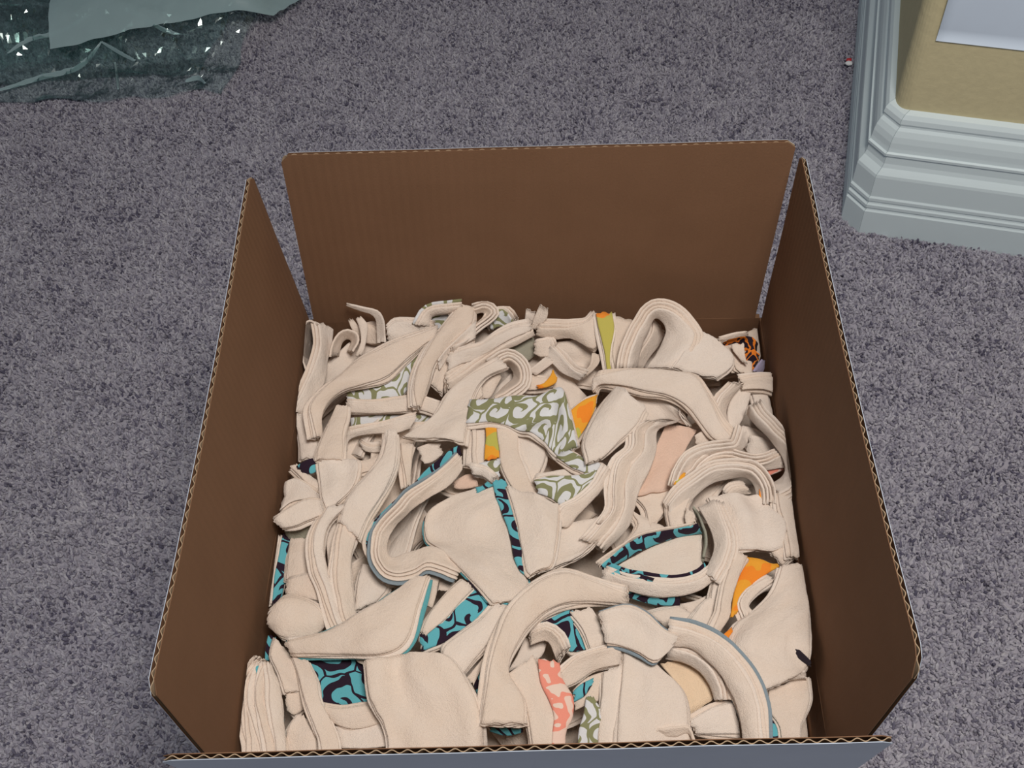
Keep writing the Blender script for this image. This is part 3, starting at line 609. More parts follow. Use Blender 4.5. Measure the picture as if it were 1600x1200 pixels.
cream;cream;3;13.82,0.02,3 14.27,-2.1,3.2 14.37,-3.62,3.2 13.91,-5.11,3 13.12,-6.53,2.6;12.61,-0.27,2.2 13.22,-1.66,2.2 13.5,-2.94,2.2 13.24,-4.44,2.2 12.66,-5.56,2;curved cream strip forming the right side of the teal lined cup
greyback;cream;1;12.24,0.27,1.6 12.95,-1.45,1.6 13.15,-2.51,1.4 12.87,-3.92,1.2;12.84,-0.02,0.2 13.08,-1.37,0 13.1,-2.56,-0.2 12.63,-3.96,-0.2;^
teal;cream;1;4.92,-4.91,2 6.61,-3.47,2.2 8.3,-2.45,2.2 10.37,-1.99,2.2 12.41,-1.46,2;5.27,-5.12,1.2 6.77,-4.09,1.2 8.47,-3.12,1.2 10.45,-2.4,1.2 12.79,-1.83,1;^
cream;cream;1;4.48,-4.67,2.2 6.55,-3.32,2.4 8.24,-2.34,2.4 10.3,-1.95,2.4 12.11,-1.47,2.2;4.92,-4.88,1.8 6.65,-3.43,2 8.33,-2.4,2 10.4,-1.94,2 12.42,-1.42,1.8;^
cream;cream;1;6.19,-4.48,1 8.53,-3.08,1 10.66,-2.19,0.8 12.73,-1.62,0.6;7.32,-4.79,0.2 9.07,-5.62,0.4 10.75,-5.78,0.4 12.64,-4.79,0.2;^
cream;cream;2;11.46,-0.94,2.4 11.74,-0.74,2.6 12.16,-0.7,2.4;11.54,-1.63,2 11.87,-1.77,2 12.41,-1.55,1.8;^
cream;teal;3;5.06,-5.46,2.4 6.62,-6.3,2.6 8.58,-6.59,2.6 10.53,-6.75,2.6 12.11,-6.33,2.4 13.1,-5.77,2.4;4.87,-6.14,1.8 6.28,-6.76,1.8 8.34,-7.37,1.8 10.53,-7.42,1.8 12.16,-6.97,1.8 13.27,-6.21,1.8;cream strip forming the front rim of the teal lined cup
teal;cream;1;5.44,-5.68,2.2 6.79,-5.34,2.2 8.75,-6.4,2.7;5.59,-6.13,2 6.85,-6.35,2.2 8.59,-6.49,2.4;^
teal;cream;1;4.55,-5.75,1.4 6.19,-6.46,1.4 7.61,-6.86,1.4 9.26,-7.08,1.4 10.69,-7.05,1.4;4.77,-5.96,0.8 6.41,-6.79,0.8 7.83,-7.37,0.8 9.25,-7.64,0.8 10.68,-7.67,0.8;teal and black strip peeking out below the rim of the teal lined cup
orange;cream;1;15.8,-4.27,1.8 15.19,-5.76,1.8 14.76,-6.73,1.8 14.41,-7.92,1.8 14.06,-9.21,1.8;18.22,-5.1,1.6 16.73,-6.01,1.6 15.63,-6.95,1.6 15.2,-7.84,1.6 14.62,-8.77,1.6;flat orange and yellow patch near the right flap
orange;cream;1;12.74,-11.37,2.2 13.28,-10.8,2.2 14.02,-10.16,2.2;13.29,-11.41,2.1 13.69,-11.03,2.1 14.09,-10.45,2.1;^
cream;cream;2;14.93,-4.38,2.6 14.18,-6.11,2.8 13.85,-7.19,2.8 13.56,-8.48,2.8 13.33,-9.32,2.6 12.46,-10.82,2.4;15.83,-4.61,2.4 15.13,-5.94,2.4 14.66,-7.13,2.4 14.26,-8.31,2.4 14.06,-9.39,2.2 13.15,-10.66,2;narrow cream strip along the left side of the orange patch
cream;cream;2;18.32,-5.33,2.4 17.44,-7.38,2.4 16.11,-8.7,2.4 14.52,-9.8,2.4 13.58,-11.67,2.4 14.29,-13.25,2.2 15.3,-15.06,2;19.82,-5.17,2 19.92,-6.84,2 19.78,-8.73,2 19.57,-10.45,2 19.39,-11.48,2 19.13,-12.93,1.8 18.65,-13.55,1.8;broad cream strip against the right flap beside the orange patch
cream;cream;2;15.17,-9.3,2 14.96,-8.18,2.2 15.7,-7.11,2.2 17.32,-6.05,2.2;15.81,-8.69,1.8 15.63,-8.15,1.8 16.34,-7.35,1.8 17.54,-6.51,2;cream edge curling under the orange patch
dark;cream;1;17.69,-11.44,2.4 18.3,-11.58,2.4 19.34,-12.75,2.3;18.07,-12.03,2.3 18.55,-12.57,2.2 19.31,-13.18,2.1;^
cream;cream;2;15.39,-14.98,1.8 16.34,-14.21,2 17.49,-13.61,2 18.99,-13.24,1.8;15.75,-15.01,1.2 16.55,-14.34,1.2 17.69,-13.8,1.2 19.02,-13.69,1.2;^
cream;cream;2;16.44,-14.18,0.8 16.26,-15.61,0.8 16.77,-16.71,0.8 16.88,-17.49,0.6 16.91,-20.49,-0.6;19.25,-13.34,0.6 19.17,-14.97,0.6 18.66,-16.24,0.4 18.31,-17.08,0.4 18.2,-20.08,-0.8;rounded cream strip end in the front right corner
teal;cream;1;15.6,-14.58,0.4 15.48,-16.07,0.4 15.28,-17.28,0.4 15.22,-20.28,-0.8;16.44,-14.27,0.2 16.55,-15.76,0.2 16.9,-17.23,0.2 17.01,-20.23,-1;teal wedge of fabric left of the rounded end in the front right corner
cream;bluegrey;4;9.56,-10.4,3 11.33,-10.91,3 12.77,-11.62,3 13.87,-12.91,3 14.78,-14.49,2.8 15.1,-16.01,2.6 15.09,-17.96,2.4 15.08,-20.96,1.2;9.47,-11.42,2 11.04,-11.58,2 12.17,-12.44,2 13.02,-13.59,2 13.63,-14.97,2 14.01,-16.24,1.8 14.11,-17.67,1.6 14.14,-20.67,0.4;thick layered cream strip with a blue edge arching across the front right
cream;cream;2;9.49,-11.31,1.8 11.09,-11.86,1.8 12.24,-12.78,1.8 12.86,-13.99,1.6 12.92,-15.16,1.4;9.38,-11.96,0.8 10.64,-12.24,0.8 11.68,-12.9,0.8 12.34,-13.79,0.6 12.57,-14.78,0.4;^
peach;cream;1;8.96,-12.04,0.4 10.08,-13.66,0.2 10.65,-15.72,0;10.77,-11.51,-0.2 12.28,-12.58,-0.2 12.8,-14.36,-0.4;peach tinted cream face inside the arching strip at the front right
cream;cream;2;6.32,-11.28,1.8 6.15,-12.94,1.8 5.91,-14.62,1.6 5.54,-17.47,1.4 5.42,-20.47,0.2;7.87,-11.89,1.8 9.13,-13.17,1.6 10.4,-14.75,1.4 10.54,-17.48,1.2 10.58,-20.48,0;pale triangular cream strip end in front of the arching strip
cream;bluegrey;2;4.61,-9.23,3.2 6.59,-8.83,3.4 7.96,-9.52,3.4 9.09,-10.69,3.4 10.15,-11.15,3.2;5.01,-11.42,2.8 6.27,-11.7,2.8 7.39,-12.23,2.8 8.43,-12.82,2.8 9.57,-11.95,2.8;rounded cream strip end pointing right above the pale triangular end
cream;cream;2;11.2,-9.24,1.6 12.72,-7.58,1.6 13.84,-8.22,1.6;12.33,-10.63,1.4 12.99,-10.78,1.4 13.53,-9.67,1.4;cream facet left of the narrow strip by the orange patch
cream;cream;2;8.31,-8.3,1 9.46,-8.05,1 10.74,-7.81,1;9.75,-9.57,0.6 10.86,-9.66,0.6 12.18,-8.88,0.6;cream fold between the cup rim and the arching front strip
cream;cream;1;10.68,-7.39,0.4 11.84,-7.14,0.4 12.91,-6.61,0.4;11.5,-8.41,0.2 12.59,-7.48,0.2 13.15,-6.93,0.2;^
cream;cream;2;13.28,-6.1,1.8 12.98,-7.18,1.6 12.89,-7.9,1.4;14.19,-6.4,1.8 13.95,-7.47,1.6 13.74,-8.19,1.4;short cream fold left of the narrow strip and below the cup
cream;cream;2;10.64,-16.51,1 12.51,-15.5,1 13.97,-15.21,1;11.07,-17.28,0.6 12.84,-17.31,0.6 14.13,-17.33,0.6;crumpled cream fold behind the front flap at the right
cream;cream;1;7.83,-20.58,0.4 8.05,-17.58,1.6 8.77,-17.24,1.8 9.7,-17.2,1.8 10.63,-17.44,1.6 10.91,-20.44,0.4;7.89,-20.68,0 8.12,-17.68,1.2 8.89,-17.63,1.2 9.71,-17.65,1.2 10.64,-17.72,1.2 10.92,-20.72,0;^
cream;cream;2;-17.49,4.8,2.4 -17.06,2.98,2.4 -16.81,1.6,2.4 -16.38,0.49,2.2;-15.02,5.01,2.4 -14.14,4.56,2.4 -14.33,2.49,2.4 -15.53,0.87,2.2;flat cream patch at the left centre
cream;cream;3;-11.76,7.11,3.2 -12.04,4.7,3.2 -13.05,2.93,3.2 -14,1.85,3 -14.7,0.64,2.8 -15.06,-0.96,2.6;-11.1,7.08,3 -11,4.38,3 -11.37,2.58,2.8 -12.33,0.69,2.6 -13.08,-0.63,2.4 -13.63,-2.21,2.2;pointed cream strip widening downward left of the teal curve
cream;cream;2;-14.81,5.22,1.6 -13.59,5.18,1.6 -12.42,5.86,1.6;-14.5,4.06,1.4 -13.31,4.31,1.4 -12.37,4.84,1.4;cream layer beneath the pointed strip
cream;cream;2;-14.81,8.12,0 -13.76,7.49,0 -12.89,7.61,0;-14.19,7.32,-0.4 -13.55,7.15,-0.4 -12.8,7.28,-0.4;^
cream;cream;3;-16.13,0.28,2.8 -16.85,-1.54,2.8 -16.93,-2.98,2.6 -16.47,-4.91,2.4 -15.77,-6.43,2.2 -14.98,-8.59,2 -14.42,-9.63,1.8;-14.65,0.6,2.4 -15.96,-1.08,2.4 -16.22,-2.79,2.2 -15.83,-4.72,2 -15.21,-6.5,1.8 -14.51,-8.41,1.6 -14.07,-9.34,1.4;layered cream strip hanging down at the left, left one of a pair
cream;cream;3;-14.69,-0.2,2.4 -14.9,-1.74,2.6 -14.94,-3.79,2.6 -14.93,-5.56,2.4 -14.61,-7.06,2.2 -14.2,-8.6,2 -13.66,-9.53,1.8;-13.63,-0.4,2 -13.74,-1.97,2 -14.02,-3.5,2 -13.96,-5.29,1.8 -13.67,-6.8,1.6 -13.38,-8.35,1.4 -12.87,-9.13,1.4;layered cream strip hanging down at the left, right one of a pair
cream;cream;1;-16.51,-0.19,0.8 -16.37,-2.07,0.6 -16.11,-3.92,0.4;-15.25,0.31,0.8 -15.19,-2.1,0.6 -15.18,-3.94,0.4;cream face between the pair of hanging strips
teal;cream;1;-19.19,4.61,2 -18.46,4.98,2.2 -17.89,5.19,2.2;-18.63,4.09,1.6 -17.99,4.07,1.6 -17.51,4.31,1.6;teal tip of fabric poking out at the left edge
cream;cream;2;-19.8,4.73,1.6 -18.8,3.71,1.6 -17.33,2.29,1.6;-19.25,5,1.6 -18.22,3.91,1.6 -17.1,3.04,1.6;small cream fold below the teal tip at the left edge
cream;cream;2;-19.99,3.16,2 -19.25,3.37,2.2 -18.29,2.86,2.2 -17.03,1.84,2;-20.21,0.73,1.6 -19.35,1.41,1.8 -18.23,1.58,1.8 -16.92,1.61,1.8;crinkled cream scrap at the left edge above the frayed end
cream;cream;2;-20.31,-0.56,2.6 -19.13,0.26,2.8 -17.8,1.02,2.8 -16.65,0.94,2.6;-19.69,-1.21,2.2 -18.47,-1.08,2.4 -17.41,-0.59,2.4 -16.4,-0.15,2.4;frayed cream strip end pointing at the left flap
greyback;cream;1;-19.94,-0.44,0.8 -18.72,-0.31,1 -17.11,-0.07,1.2;-19.51,-1.02,0 -18.48,-1.11,0 -17.55,-0.51,0.2;^
teal;cream;2;-20.01,-0.8,0.4 -20.22,-2.43,0.2 -20.37,-4.26,0 -20.32,-6.43,-0.2;-19.46,-0.89,0 -19.52,-2.63,-0.2 -19.62,-4.21,-0.4 -19.73,-5.76,-0.6;dark teal print strip squeezed against the left flap
cream;cream;2;-19.4,-1.24,0.4 -19.34,-2.81,0.4 -19.29,-4.73,0.4;-17.74,-1.14,0.4 -17.21,-2.86,0.4 -16.67,-4.79,0.4;cream face right of the dark teal strip at the left
cream;cream;2;-18.97,-5.17,1.4 -17.68,-4.82,1.4 -16.45,-4.47,1.4;-19.04,-6.28,1 -17.58,-6.56,1 -16.11,-6.96,1;cream fold above the rounded fold at the left
cream;cream;3;-20.02,-8.47,1.8 -19.26,-7.38,2.2 -18.27,-6.98,2.2 -16.56,-7.58,2 -15.65,-8.47,1.6;-19.88,-9.03,1.2 -18.96,-9.77,1.4 -17.61,-10.05,1.4 -16.27,-9.61,1.2 -15.67,-8.71,1;rounded cream fold near the front of the left flap
orange;cream;1;-16.53,-6.21,1 -16.34,-6.95,1 -15.98,-7.69,1;-16.2,-6.09,1 -15.94,-6.96,1 -15.64,-7.7,1;^
teal;cream;1;-6.01,5.95,2.4 -6.95,5.33,2.4 -8.68,3.57,2.4 -9.79,2.09,2.4 -11.35,0.51,2.4 -12.57,-0.8,2.2 -13.04,-2.35,2.2 -12.79,-3.72,2 -12.07,-4.58,1.8;-5.9,5.27,2 -6.94,4.23,1.8 -8.12,2.87,1.8 -9.46,1.54,1.8 -10.79,0.1,1.8 -11.76,-1.08,1.6 -12.09,-2.31,1.6 -12.08,-3.24,1.4 -11.95,-4.29,1.2;teal and black scroll strip curving down left of centre
cream;cream;1;-12.55,-0.65,2.4 -13.18,-2.32,2.4 -13.05,-3.63,2.2 -12.09,-4.75,2;-12.4,-0.8,2.2 -12.96,-2.35,2.2 -12.76,-3.68,2 -12.04,-4.52,1.8;^
cream;bluegrey;3;-5.83,4.75,2.6 -6.81,3.52,2.8 -8.41,1.83,3 -9.75,0.53,3 -10.93,-1.02,3 -11.79,-2.36,3 -11.78,-4.07,3 -11.24,-5.17,2.8 -10.34,-5.52,2.8 -9.12,-5.15,2.8 -8.13,-4.68,2.8 -6.79,-4.98,2.6 -5.69,-5.24,2.2;-5.74,3.86,2 -6.85,2.38,2 -8.5,1.27,2 -9.63,0.36,2 -10.67,-0.87,2 -11.26,-2.14,2.2 -11.34,-3.29,2.2 -11.06,-3.83,2 -10.27,-3.78,2 -8.95,-3.35,2.2 -7.93,-3.09,2.2 -6.67,-3.68,2 -5.69,-4.73,1.8;cream strip hugging the teal curve and bending into a hook
cream;teal;2;-4.71,1.87,2.2 -6.72,1.36,2 -8.45,0.19,1.8 -8.47,-1.92,1.8 -7.34,-3.18,2.2 -5.9,-4.77,2.4 -4.4,-6.46,2.4 -3.15,-7.93,2.4;-3.24,2.17,2.2 -2.64,0.34,2.2 -2.16,-1.26,2.2 -1.81,-3.07,2.2 -1.45,-4.56,2.4 -0.73,-5.81,2.4 -0.62,-6.79,2.4 -1.17,-7.74,2.4;large smooth cream strip face at the centre right of the teal curve
teal;cream;1;-3.3,2.24,2.6 -3.02,0.92,2.6 -2.43,-0.69,2.6 -1.87,-2.64,2.6 -1.61,-4.29,2.6 -1.19,-5.44,2.6 -0.81,-5.85,2.6;-2.31,2.54,2.6 -1.96,1.29,2.6 -1.49,-0.71,2.6 -1.19,-2.78,2.6 -0.85,-4.3,2.6 -0.7,-5.61,2.6 -0.67,-5.89,2.6;narrow teal and black strip running down the centre
teal;cream;1;-4.59,1.94,2.3 -4.11,2.03,2.4 -3.7,2.4,2.4;-4.43,1.47,2.3 -3.87,1.73,2.4 -3.25,1.9,2.5;^
cream;cream;2;-2.17,1.66,3 -1.49,-0.67,3 -1.09,-3,3 -0.68,-5.5,3 -0.37,-6.06,3;1.87,0.02,3 1.79,-1.54,3 1.57,-3.57,3 1.21,-5.24,3 0.52,-5.59,3;straight cream strip end with a frayed cut right of the narrow teal strip
cream;cream;2;1.91,-1.16,1.6 1.53,-2.96,1.6 1.05,-5.06,1.8;5.87,-0.1,1.4 5.22,-1.79,1.4 4.25,-3.28,1.6;cream face left of the wavy strips at the centre
cream;cream;2;5.83,3.32,2.8 4.65,1.52,2.8 3.34,0.36,2.8 2.18,-0.27,2.8 1.84,-1.06,2.6 1.74,-1.6,2.4;6.09,2.92,2.2 5.05,1.26,2.2 3.85,-0.04,2.2 3.25,-0.57,2 2.65,-1.36,1.8 2.36,-1.52,1.8;cream strip edge below the folded back scroll print
cream;cream;1;5.4,2.21,2.4 5.62,1.06,2.4 5.63,-0.13,2.4 4.77,-1.42,2.4;5.74,2.44,2 6.02,1.13,1.8 5.92,-0.2,1.8 5.12,-1.36,1.8;^
cream;cream;2;-5.1,4.03,2.4 -3.9,3.67,2.4 -3,2.93,2.4;-4.94,3.36,2 -4.16,3.18,2 -3.3,2.4,2.2;short cream fold above the tip of the narrow teal strip
sage;cream;1;-4.65,4.7,1.4 -3.63,4.95,1.4 -2.73,5.21,1.4;-3.87,3.89,1.2 -3.27,3.45,1.2 -2.85,3.65,1.2;^
pinkcream;cream;1;-6.69,3.56,0.6 -5.62,4.23,0.6 -4.77,4.2,0.6;-6.44,2.97,0.4 -5.48,3.02,0.4 -4.64,3.2,0.4;^
cream;cream;2;-10.95,6.82,1.6 -10.73,5.36,1.4 -10.44,4.06,1.2 -10.26,3.06,1;-9.92,6.78,1.4 -10.01,5.61,1.2 -10.03,4.31,1 -9.96,3.24,0.8;cream fold edge left of the top of the teal curve
cream;cream;1;-9.63,6.86,0.8 -8.75,7.07,1 -7.77,7.11,1;-9.15,5.56,0.2 -8.42,5.75,0.2 -7.55,6.32,0.4;^
cream;cream;2;-13.39,-3.67,0.8 -13.65,-5.43,0.8 -13.68,-7.55,0.6;-11.83,-4.34,0.8 -11.39,-5.73,0.8 -12.15,-6.85,0.6;cream face under the bend of the teal curve
cream;cream;2;-11.97,-4.79,1.2 -10.92,-5.13,1.2 -9.56,-4.84,1.2;-11.77,-5.63,0.6 -10.86,-5.65,0.6 -9.96,-5.29,0.6;^
cream;aqua;3;-9.08,-6.23,3.4 -10.61,-7.49,3.4 -12.18,-8.6,3.4 -13.75,-9.57,3.4 -15.57,-10.44,3.2 -18.07,-10.92,3;-7.96,-6.13,3.4 -8.56,-8.42,3.4 -9.34,-11.14,3.4 -11.03,-12.13,3.2 -14.07,-11.97,3 -17.72,-11.76,2.8;big cream strip tapering to a point across the front left
teal;cream;2;-17.05,-11.23,1.2 -16.31,-12.45,1 -15.81,-13.91,1 -15.53,-14.98,1;-13.4,-11.11,1.2 -12.21,-12.4,1 -11.7,-13.74,1 -11.26,-15.05,1;dark teal and black print patch at the front left
aqua;cream;1;-17.04,-11.29,1.8 -15.72,-11.56,1.8 -14.33,-11.34,1.8;-16.74,-11.56,1.4 -15.53,-11.83,1.4 -14.39,-11.48,1.4;^
cream;cream;1;-13.34,-11.57,2 -12.52,-11.58,2 -11.36,-11.48,2;-12.9,-12.02,1.6 -12.3,-12.28,1.6 -11.39,-11.93,1.6;^
teal;cream;2;-8.56,-10.07,1.8 -7.4,-9.37,1.8 -6.36,-8.49,1.8 -5.47,-7.39,1.8 -4.51,-6.33,1.8;-8.3,-11.22,1.4 -6.81,-10.56,1.4 -5.45,-9.62,1.4 -4.12,-8.58,1.4 -2.86,-7.43,1.4;broad teal and black scroll strip in front of the smooth centre face
cream;cream;2;-5.45,-5.87,2.2 -6.75,-7.17,2.2 -7.83,-8.65,2.2 -8.33,-9.98,2.2;-4.62,-6.56,2 -5.61,-7.65,2 -6.7,-8.99,2 -8.03,-10.23,2;cream edge along the broad teal strip in front of the centre
cream;cream;1;-8.06,-4.94,1 -8.27,-6.15,1 -8.47,-7.4,1;-7.28,-4.96,1 -7.48,-6.3,1 -7.75,-7.55,1;narrow cream scrap in the hollow beside the big tapering strip
cream;cream;1;-7.48,-4.66,0.4 -7.46,-5.31,0.4 -7.5,-5.95,0.4;-6.26,-4.52,0.2 -6.23,-5.24,0.2 -6.35,-5.81,0.2;^
cream;cream;2;-2.93,-7.87,2.2 -4.04,-9.13,2.2 -5.27,-10.04,2.2 -6.54,-11.07,2.2 -6.78,-11.76,2;-2.07,-7.97,1.8 -2.62,-9.78,1.8 -3.6,-11.02,1.8 -4.57,-12.17,1.8 -5.36,-13.17,1.6;cream strip between the broad teal strip and the big sweeping strip
cream;cream;1;-2.65,-9.54,1.4 -3.56,-11.25,1.4 -4.65,-12.78,1.4 -5.07,-13.29,1.4;-2.47,-9.32,1.2 -3.27,-11.3,1.2 -4.11,-12.78,1.2 -4.52,-13.67,1.2;^
cream;cream;2;-17.75,-11.63,2.2 -17.16,-12.91,2.2 -16.3,-15.29,2.2 -15.49,-16.95,2 -15.01,-18.13,1.8 -14.87,-21.13,0.6;-16.48,-12.02,2.2 -15.75,-13.42,2.2 -15.28,-15,2 -14.51,-16.33,1.8 -13.76,-18.09,1.6 -13.54,-21.09,0.4;cream strip left of the dark teal patch at the front left
cream;cream;2;-19.26,-10.07,1.8 -19.38,-11.49,1.8 -18.64,-12.73,1.8 -18.04,-14.21,1.6;-18.1,-11.19,1.6 -17.51,-12.18,1.6 -17.17,-13.56,1.4 -16.88,-14.04,1.4;cream fold beside the rounded stack at the front left
teal;cream;1;-20.15,-9.25,0.4 -20.22,-10.14,0.4 -20.13,-11.27,0.4;-19.56,-9.44,0.2 -19.7,-10.32,0.2 -19.83,-11.2,0.2;^
cream;cream;3;-19.67,-12.02,2.2 -20.43,-13.33,2.2 -20.49,-14.91,2 -20.26,-16.47,1.8 -19.94,-18.17,1.6 -19.85,-21.17,0.4;-19.62,-11.92,1.8 -20.12,-13.22,1.6 -20.09,-14.7,1.4 -19.72,-16.27,1.2 -19.12,-18.04,1.2 -18.95,-21.04,0;outermost of three cream layers stacked on edge in the front left corner
cream;cream;3;-19.45,-12.17,2.4 -19.94,-13.54,2.4 -19.91,-15,2.2 -19.44,-16.55,2 -18.82,-18.25,1.8 -18.63,-21.25,0.6;-19.32,-12.07,2 -19.25,-13.44,1.8 -19.13,-14.79,1.6 -18.8,-16.35,1.4 -18.32,-18.12,1.4 -18.18,-21.12,0.2;middle of three cream layers stacked on edge in the front left corner
cream;teal;3;-19.37,-12.17,2.4 -19.1,-13.55,2.4 -18.96,-15.01,2.2 -18.59,-16.57,2 -18.14,-18.26,1.8 -18.01,-21.26,0.6;-19.14,-12.31,2 -18.5,-13.69,1.8 -18.1,-15.27,1.6 -17.86,-16.6,1.4 -17.53,-18.13,1.4 -17.43,-21.13,0.2;innermost of three cream layers stacked on edge in the front left corner
cream;cream;2;-18.09,-14,1.2 -17.49,-13.69,1.2 -16.82,-13.9,1.2;-17.96,-15.2,0.6 -17.41,-15.51,0.6 -16.7,-15.05,0.6;small crumpled cream fold at the front left beside the stacked layers
cream;cream;2;-17.08,-15.6,1 -17.56,-16.46,1 -17.76,-17.25,0.8 -17.82,-20.25,-0.4;-16.54,-15.78,1 -15.99,-16.71,1 -15.58,-17.17,0.8 -15.46,-20.17,-0.4;small cream triangle in the front left hollow
teal;cream;1;-18.42,-20.04,-1 -18.06,-17.04,0.2 -16.87,-16.94,0.2 -15.62,-16.73,0.2 -15.25,-19.73,-1;-18.4,-20.65,-1.4 -18.02,-17.65,-0.2 -16.75,-17.67,-0.2 -15.5,-17.58,-0.2 -15.12,-20.58,-1.4;^
cream;cream;2;-12.05,-12.59,3.2 -11.64,-15.05,3.2 -11.09,-16.13,3 -10.53,-16.97,2.8 -10.21,-18.25,2.6 -10.11,-21.25,1.4;-8.95,-12.01,3.4 -6.35,-12.27,3.2 -4.96,-13.92,3 -4.08,-15.71,2.8 -3.7,-17.45,2.6 -3.59,-20.45,1.4;smooth rounded cream strip bulging at the front left of centre
cream;cream;2;-15.41,-15.25,1.8 -13.73,-15.51,1.8 -12.15,-15.3,1.8 -10.7,-15.67,1.8;-14.64,-16.3,1.4 -13.23,-16.84,1.4 -11.88,-16.74,1.4 -10.61,-16.3,1.4;cream fold below the dark teal patch at the front left
cream;cream;1;-14.43,-16.46,1.2 -12.81,-16.77,1.2 -11.5,-16.16,1.2 -10.66,-15.94,1.2;-13.87,-18.05,1 -12.52,-18.07,1 -11.16,-18.09,1 -9.82,-17.94,1;^
teal;cream;1;-4.64,-13.3,0.6 -4.21,-14.58,0.6 -4.09,-16.2,0.6;-3.45,-10.9,0.4 -3.6,-13.24,0.4 -3.78,-16.14,0.4;dark teal sliver right of the smooth rounded strip at the front
cream;cream;3;-3.77,-17.24,3 -3.51,-15.32,3.2 -3.15,-13.17,3.4 -2.69,-11.14,3.4 -2.09,-9.44,3.4 -1.23,-8.13,3.4 0.27,-6.8,3.4 2.16,-6.08,3.4 4.27,-6.72,3.2 6.72,-7.77,3;-0.85,-17.14,2.6 -0.89,-15.38,2.6 -1.84,-13.58,2.8 -1.72,-12.32,2.8 -1.01,-10.78,2.8 -0.27,-9.74,2.8 0.98,-8.7,2.8 2.48,-8.17,2.8 4.35,-8.03,2.6 6.71,-8.28,2.4;long cream strip sweeping up from the front centre and bending right
teal;cream;1;-3.36,-16.21,0.6 -2.09,-16.6,0.6 -1.12,-16.25,0.6;-3.32,-16.81,0.2 -2.11,-17.07,0.2 -1.02,-16.85,0.2;^
teal;cream;2;-0.13,-9.37,1.6 1.19,-8.81,1.6 2.46,-8.29,1.6 3.02,-8.6,1.6;0.85,-9.72,1.2 1.83,-10.74,1.2 2.63,-11.35,1.2 4.12,-11.05,1.2;teal and black leaf print patch at the front centre
cream;cream;2;-0.37,-10.21,2 0.7,-9.87,2.2 1.57,-10.57,2.2 1.96,-11.47,2;-0.4,-10.85,1.4 0.6,-10.54,1.4 1.03,-10.94,1.4 1.38,-11.99,1.4;small curled cream strip in front of the leaf print patch
cream;cream;2;2.52,-8.57,2 3.36,-9.86,2 3.92,-11.45,2;4.03,-8.2,1.8 4.73,-9.67,1.8 5.04,-11.12,1.8;cream strip right of the leaf print patch
cream;cream;1;-0.87,-9.81,0.4 -1.45,-11.12,0.2 -2.15,-12.21,0;0.75,-10.08,0 0.35,-11.05,-0.2 -0.79,-11.68,-0.4;shaded cream hollow beside the sweeping front strip
cream;cream;3;-2.04,-13.4,2.2 -1.17,-14.73,2.2 -0.72,-15.78,2 -0.36,-18,1.8 -0.26,-21,0.6;-0.13,-12.1,2.2 0.4,-13.89,2.2 1.21,-15.81,2 1.52,-18.03,1.8 1.61,-21.03,0.6;cream strip with a coral print edge at the front centre
coral;cream;1;0.13,-12.46,2.6 0.29,-14.13,2.5 0.87,-15.34,2.4 1.2,-16.52,2.3 1.06,-17.89,2.1 1.01,-20.89,0.9;1.69,-12.58,2.2 1.91,-13.91,2.2 2.6,-15.17,2.2 2.5,-16.44,2 2,-17.68,1.8 1.84,-20.68,0.6;^
cream;cream;2;1.68,-13.55,2.4 2.86,-12.42,2.6 4.33,-11.81,2.6 6.17,-11.46,2.4;1.89,-14.32,1.8 3.05,-13.78,1.8 4.23,-13.01,1.8 6,-12.63,1.8;cream strip curving right of the coral print
cream;cream;1;2.55,-14.23,1.2 3.55,-13.32,1.2 4.72,-12.91,1.2 6.2,-12.64,1.2;2.75,-15.45,0.6 3.98,-14.97,0.6 4.96,-14.73,0.6 6.17,-14.63,0.6;^
teal;cream;1;2.61,-14.31,1.4 3.29,-13.75,1.4 3.97,-13.45,1.4;2.71,-15.04,1.2 3.38,-14.68,1.2 3.89,-13.94,1.2;^
sage;cream;1;3.5,-14.7,1.4 3.29,-15.87,1.4 2.88,-17.44,1.4 2.76,-20.44,0.2;4.1,-14.89,1.4 4.53,-16.01,1.4 4.24,-17.46,1.4 4.15,-20.46,0.2;scrap of sage print at the front right of the coral print
cream;cream;2;4.77,-13.1,1.6 4.58,-14.78,1.4 4.24,-17.39,1.2 4.14,-20.39,0;6.25,-12.61,1.6 6.08,-14.8,1.4 5.84,-17.41,1.2 5.76,-20.41,0;cream face between the sage scrap and the pale triangular end"""
def pts(s): return np.array([[float(q) for q in t.split(',')] for t in s.split()])
root = None
for k, ln in enumerate(STRIPS.strip().split('\n')):
    top, bot, n, A, B, lab = ln.split(';')
    A, B = pts(A), pts(B)
    if lab != '^':
        origin = (A.mean(0) + B.mean(0)) / 2 - V3(0, 0, 1)
        root = empty('fabric_strip', origin)
        tag(root, lab, 'fabric strip', 'fabric strips heaped in the box')
    add_layers(root, origin, top, bot, int(n) + (int(n) > 1), A, B, 100 + k)

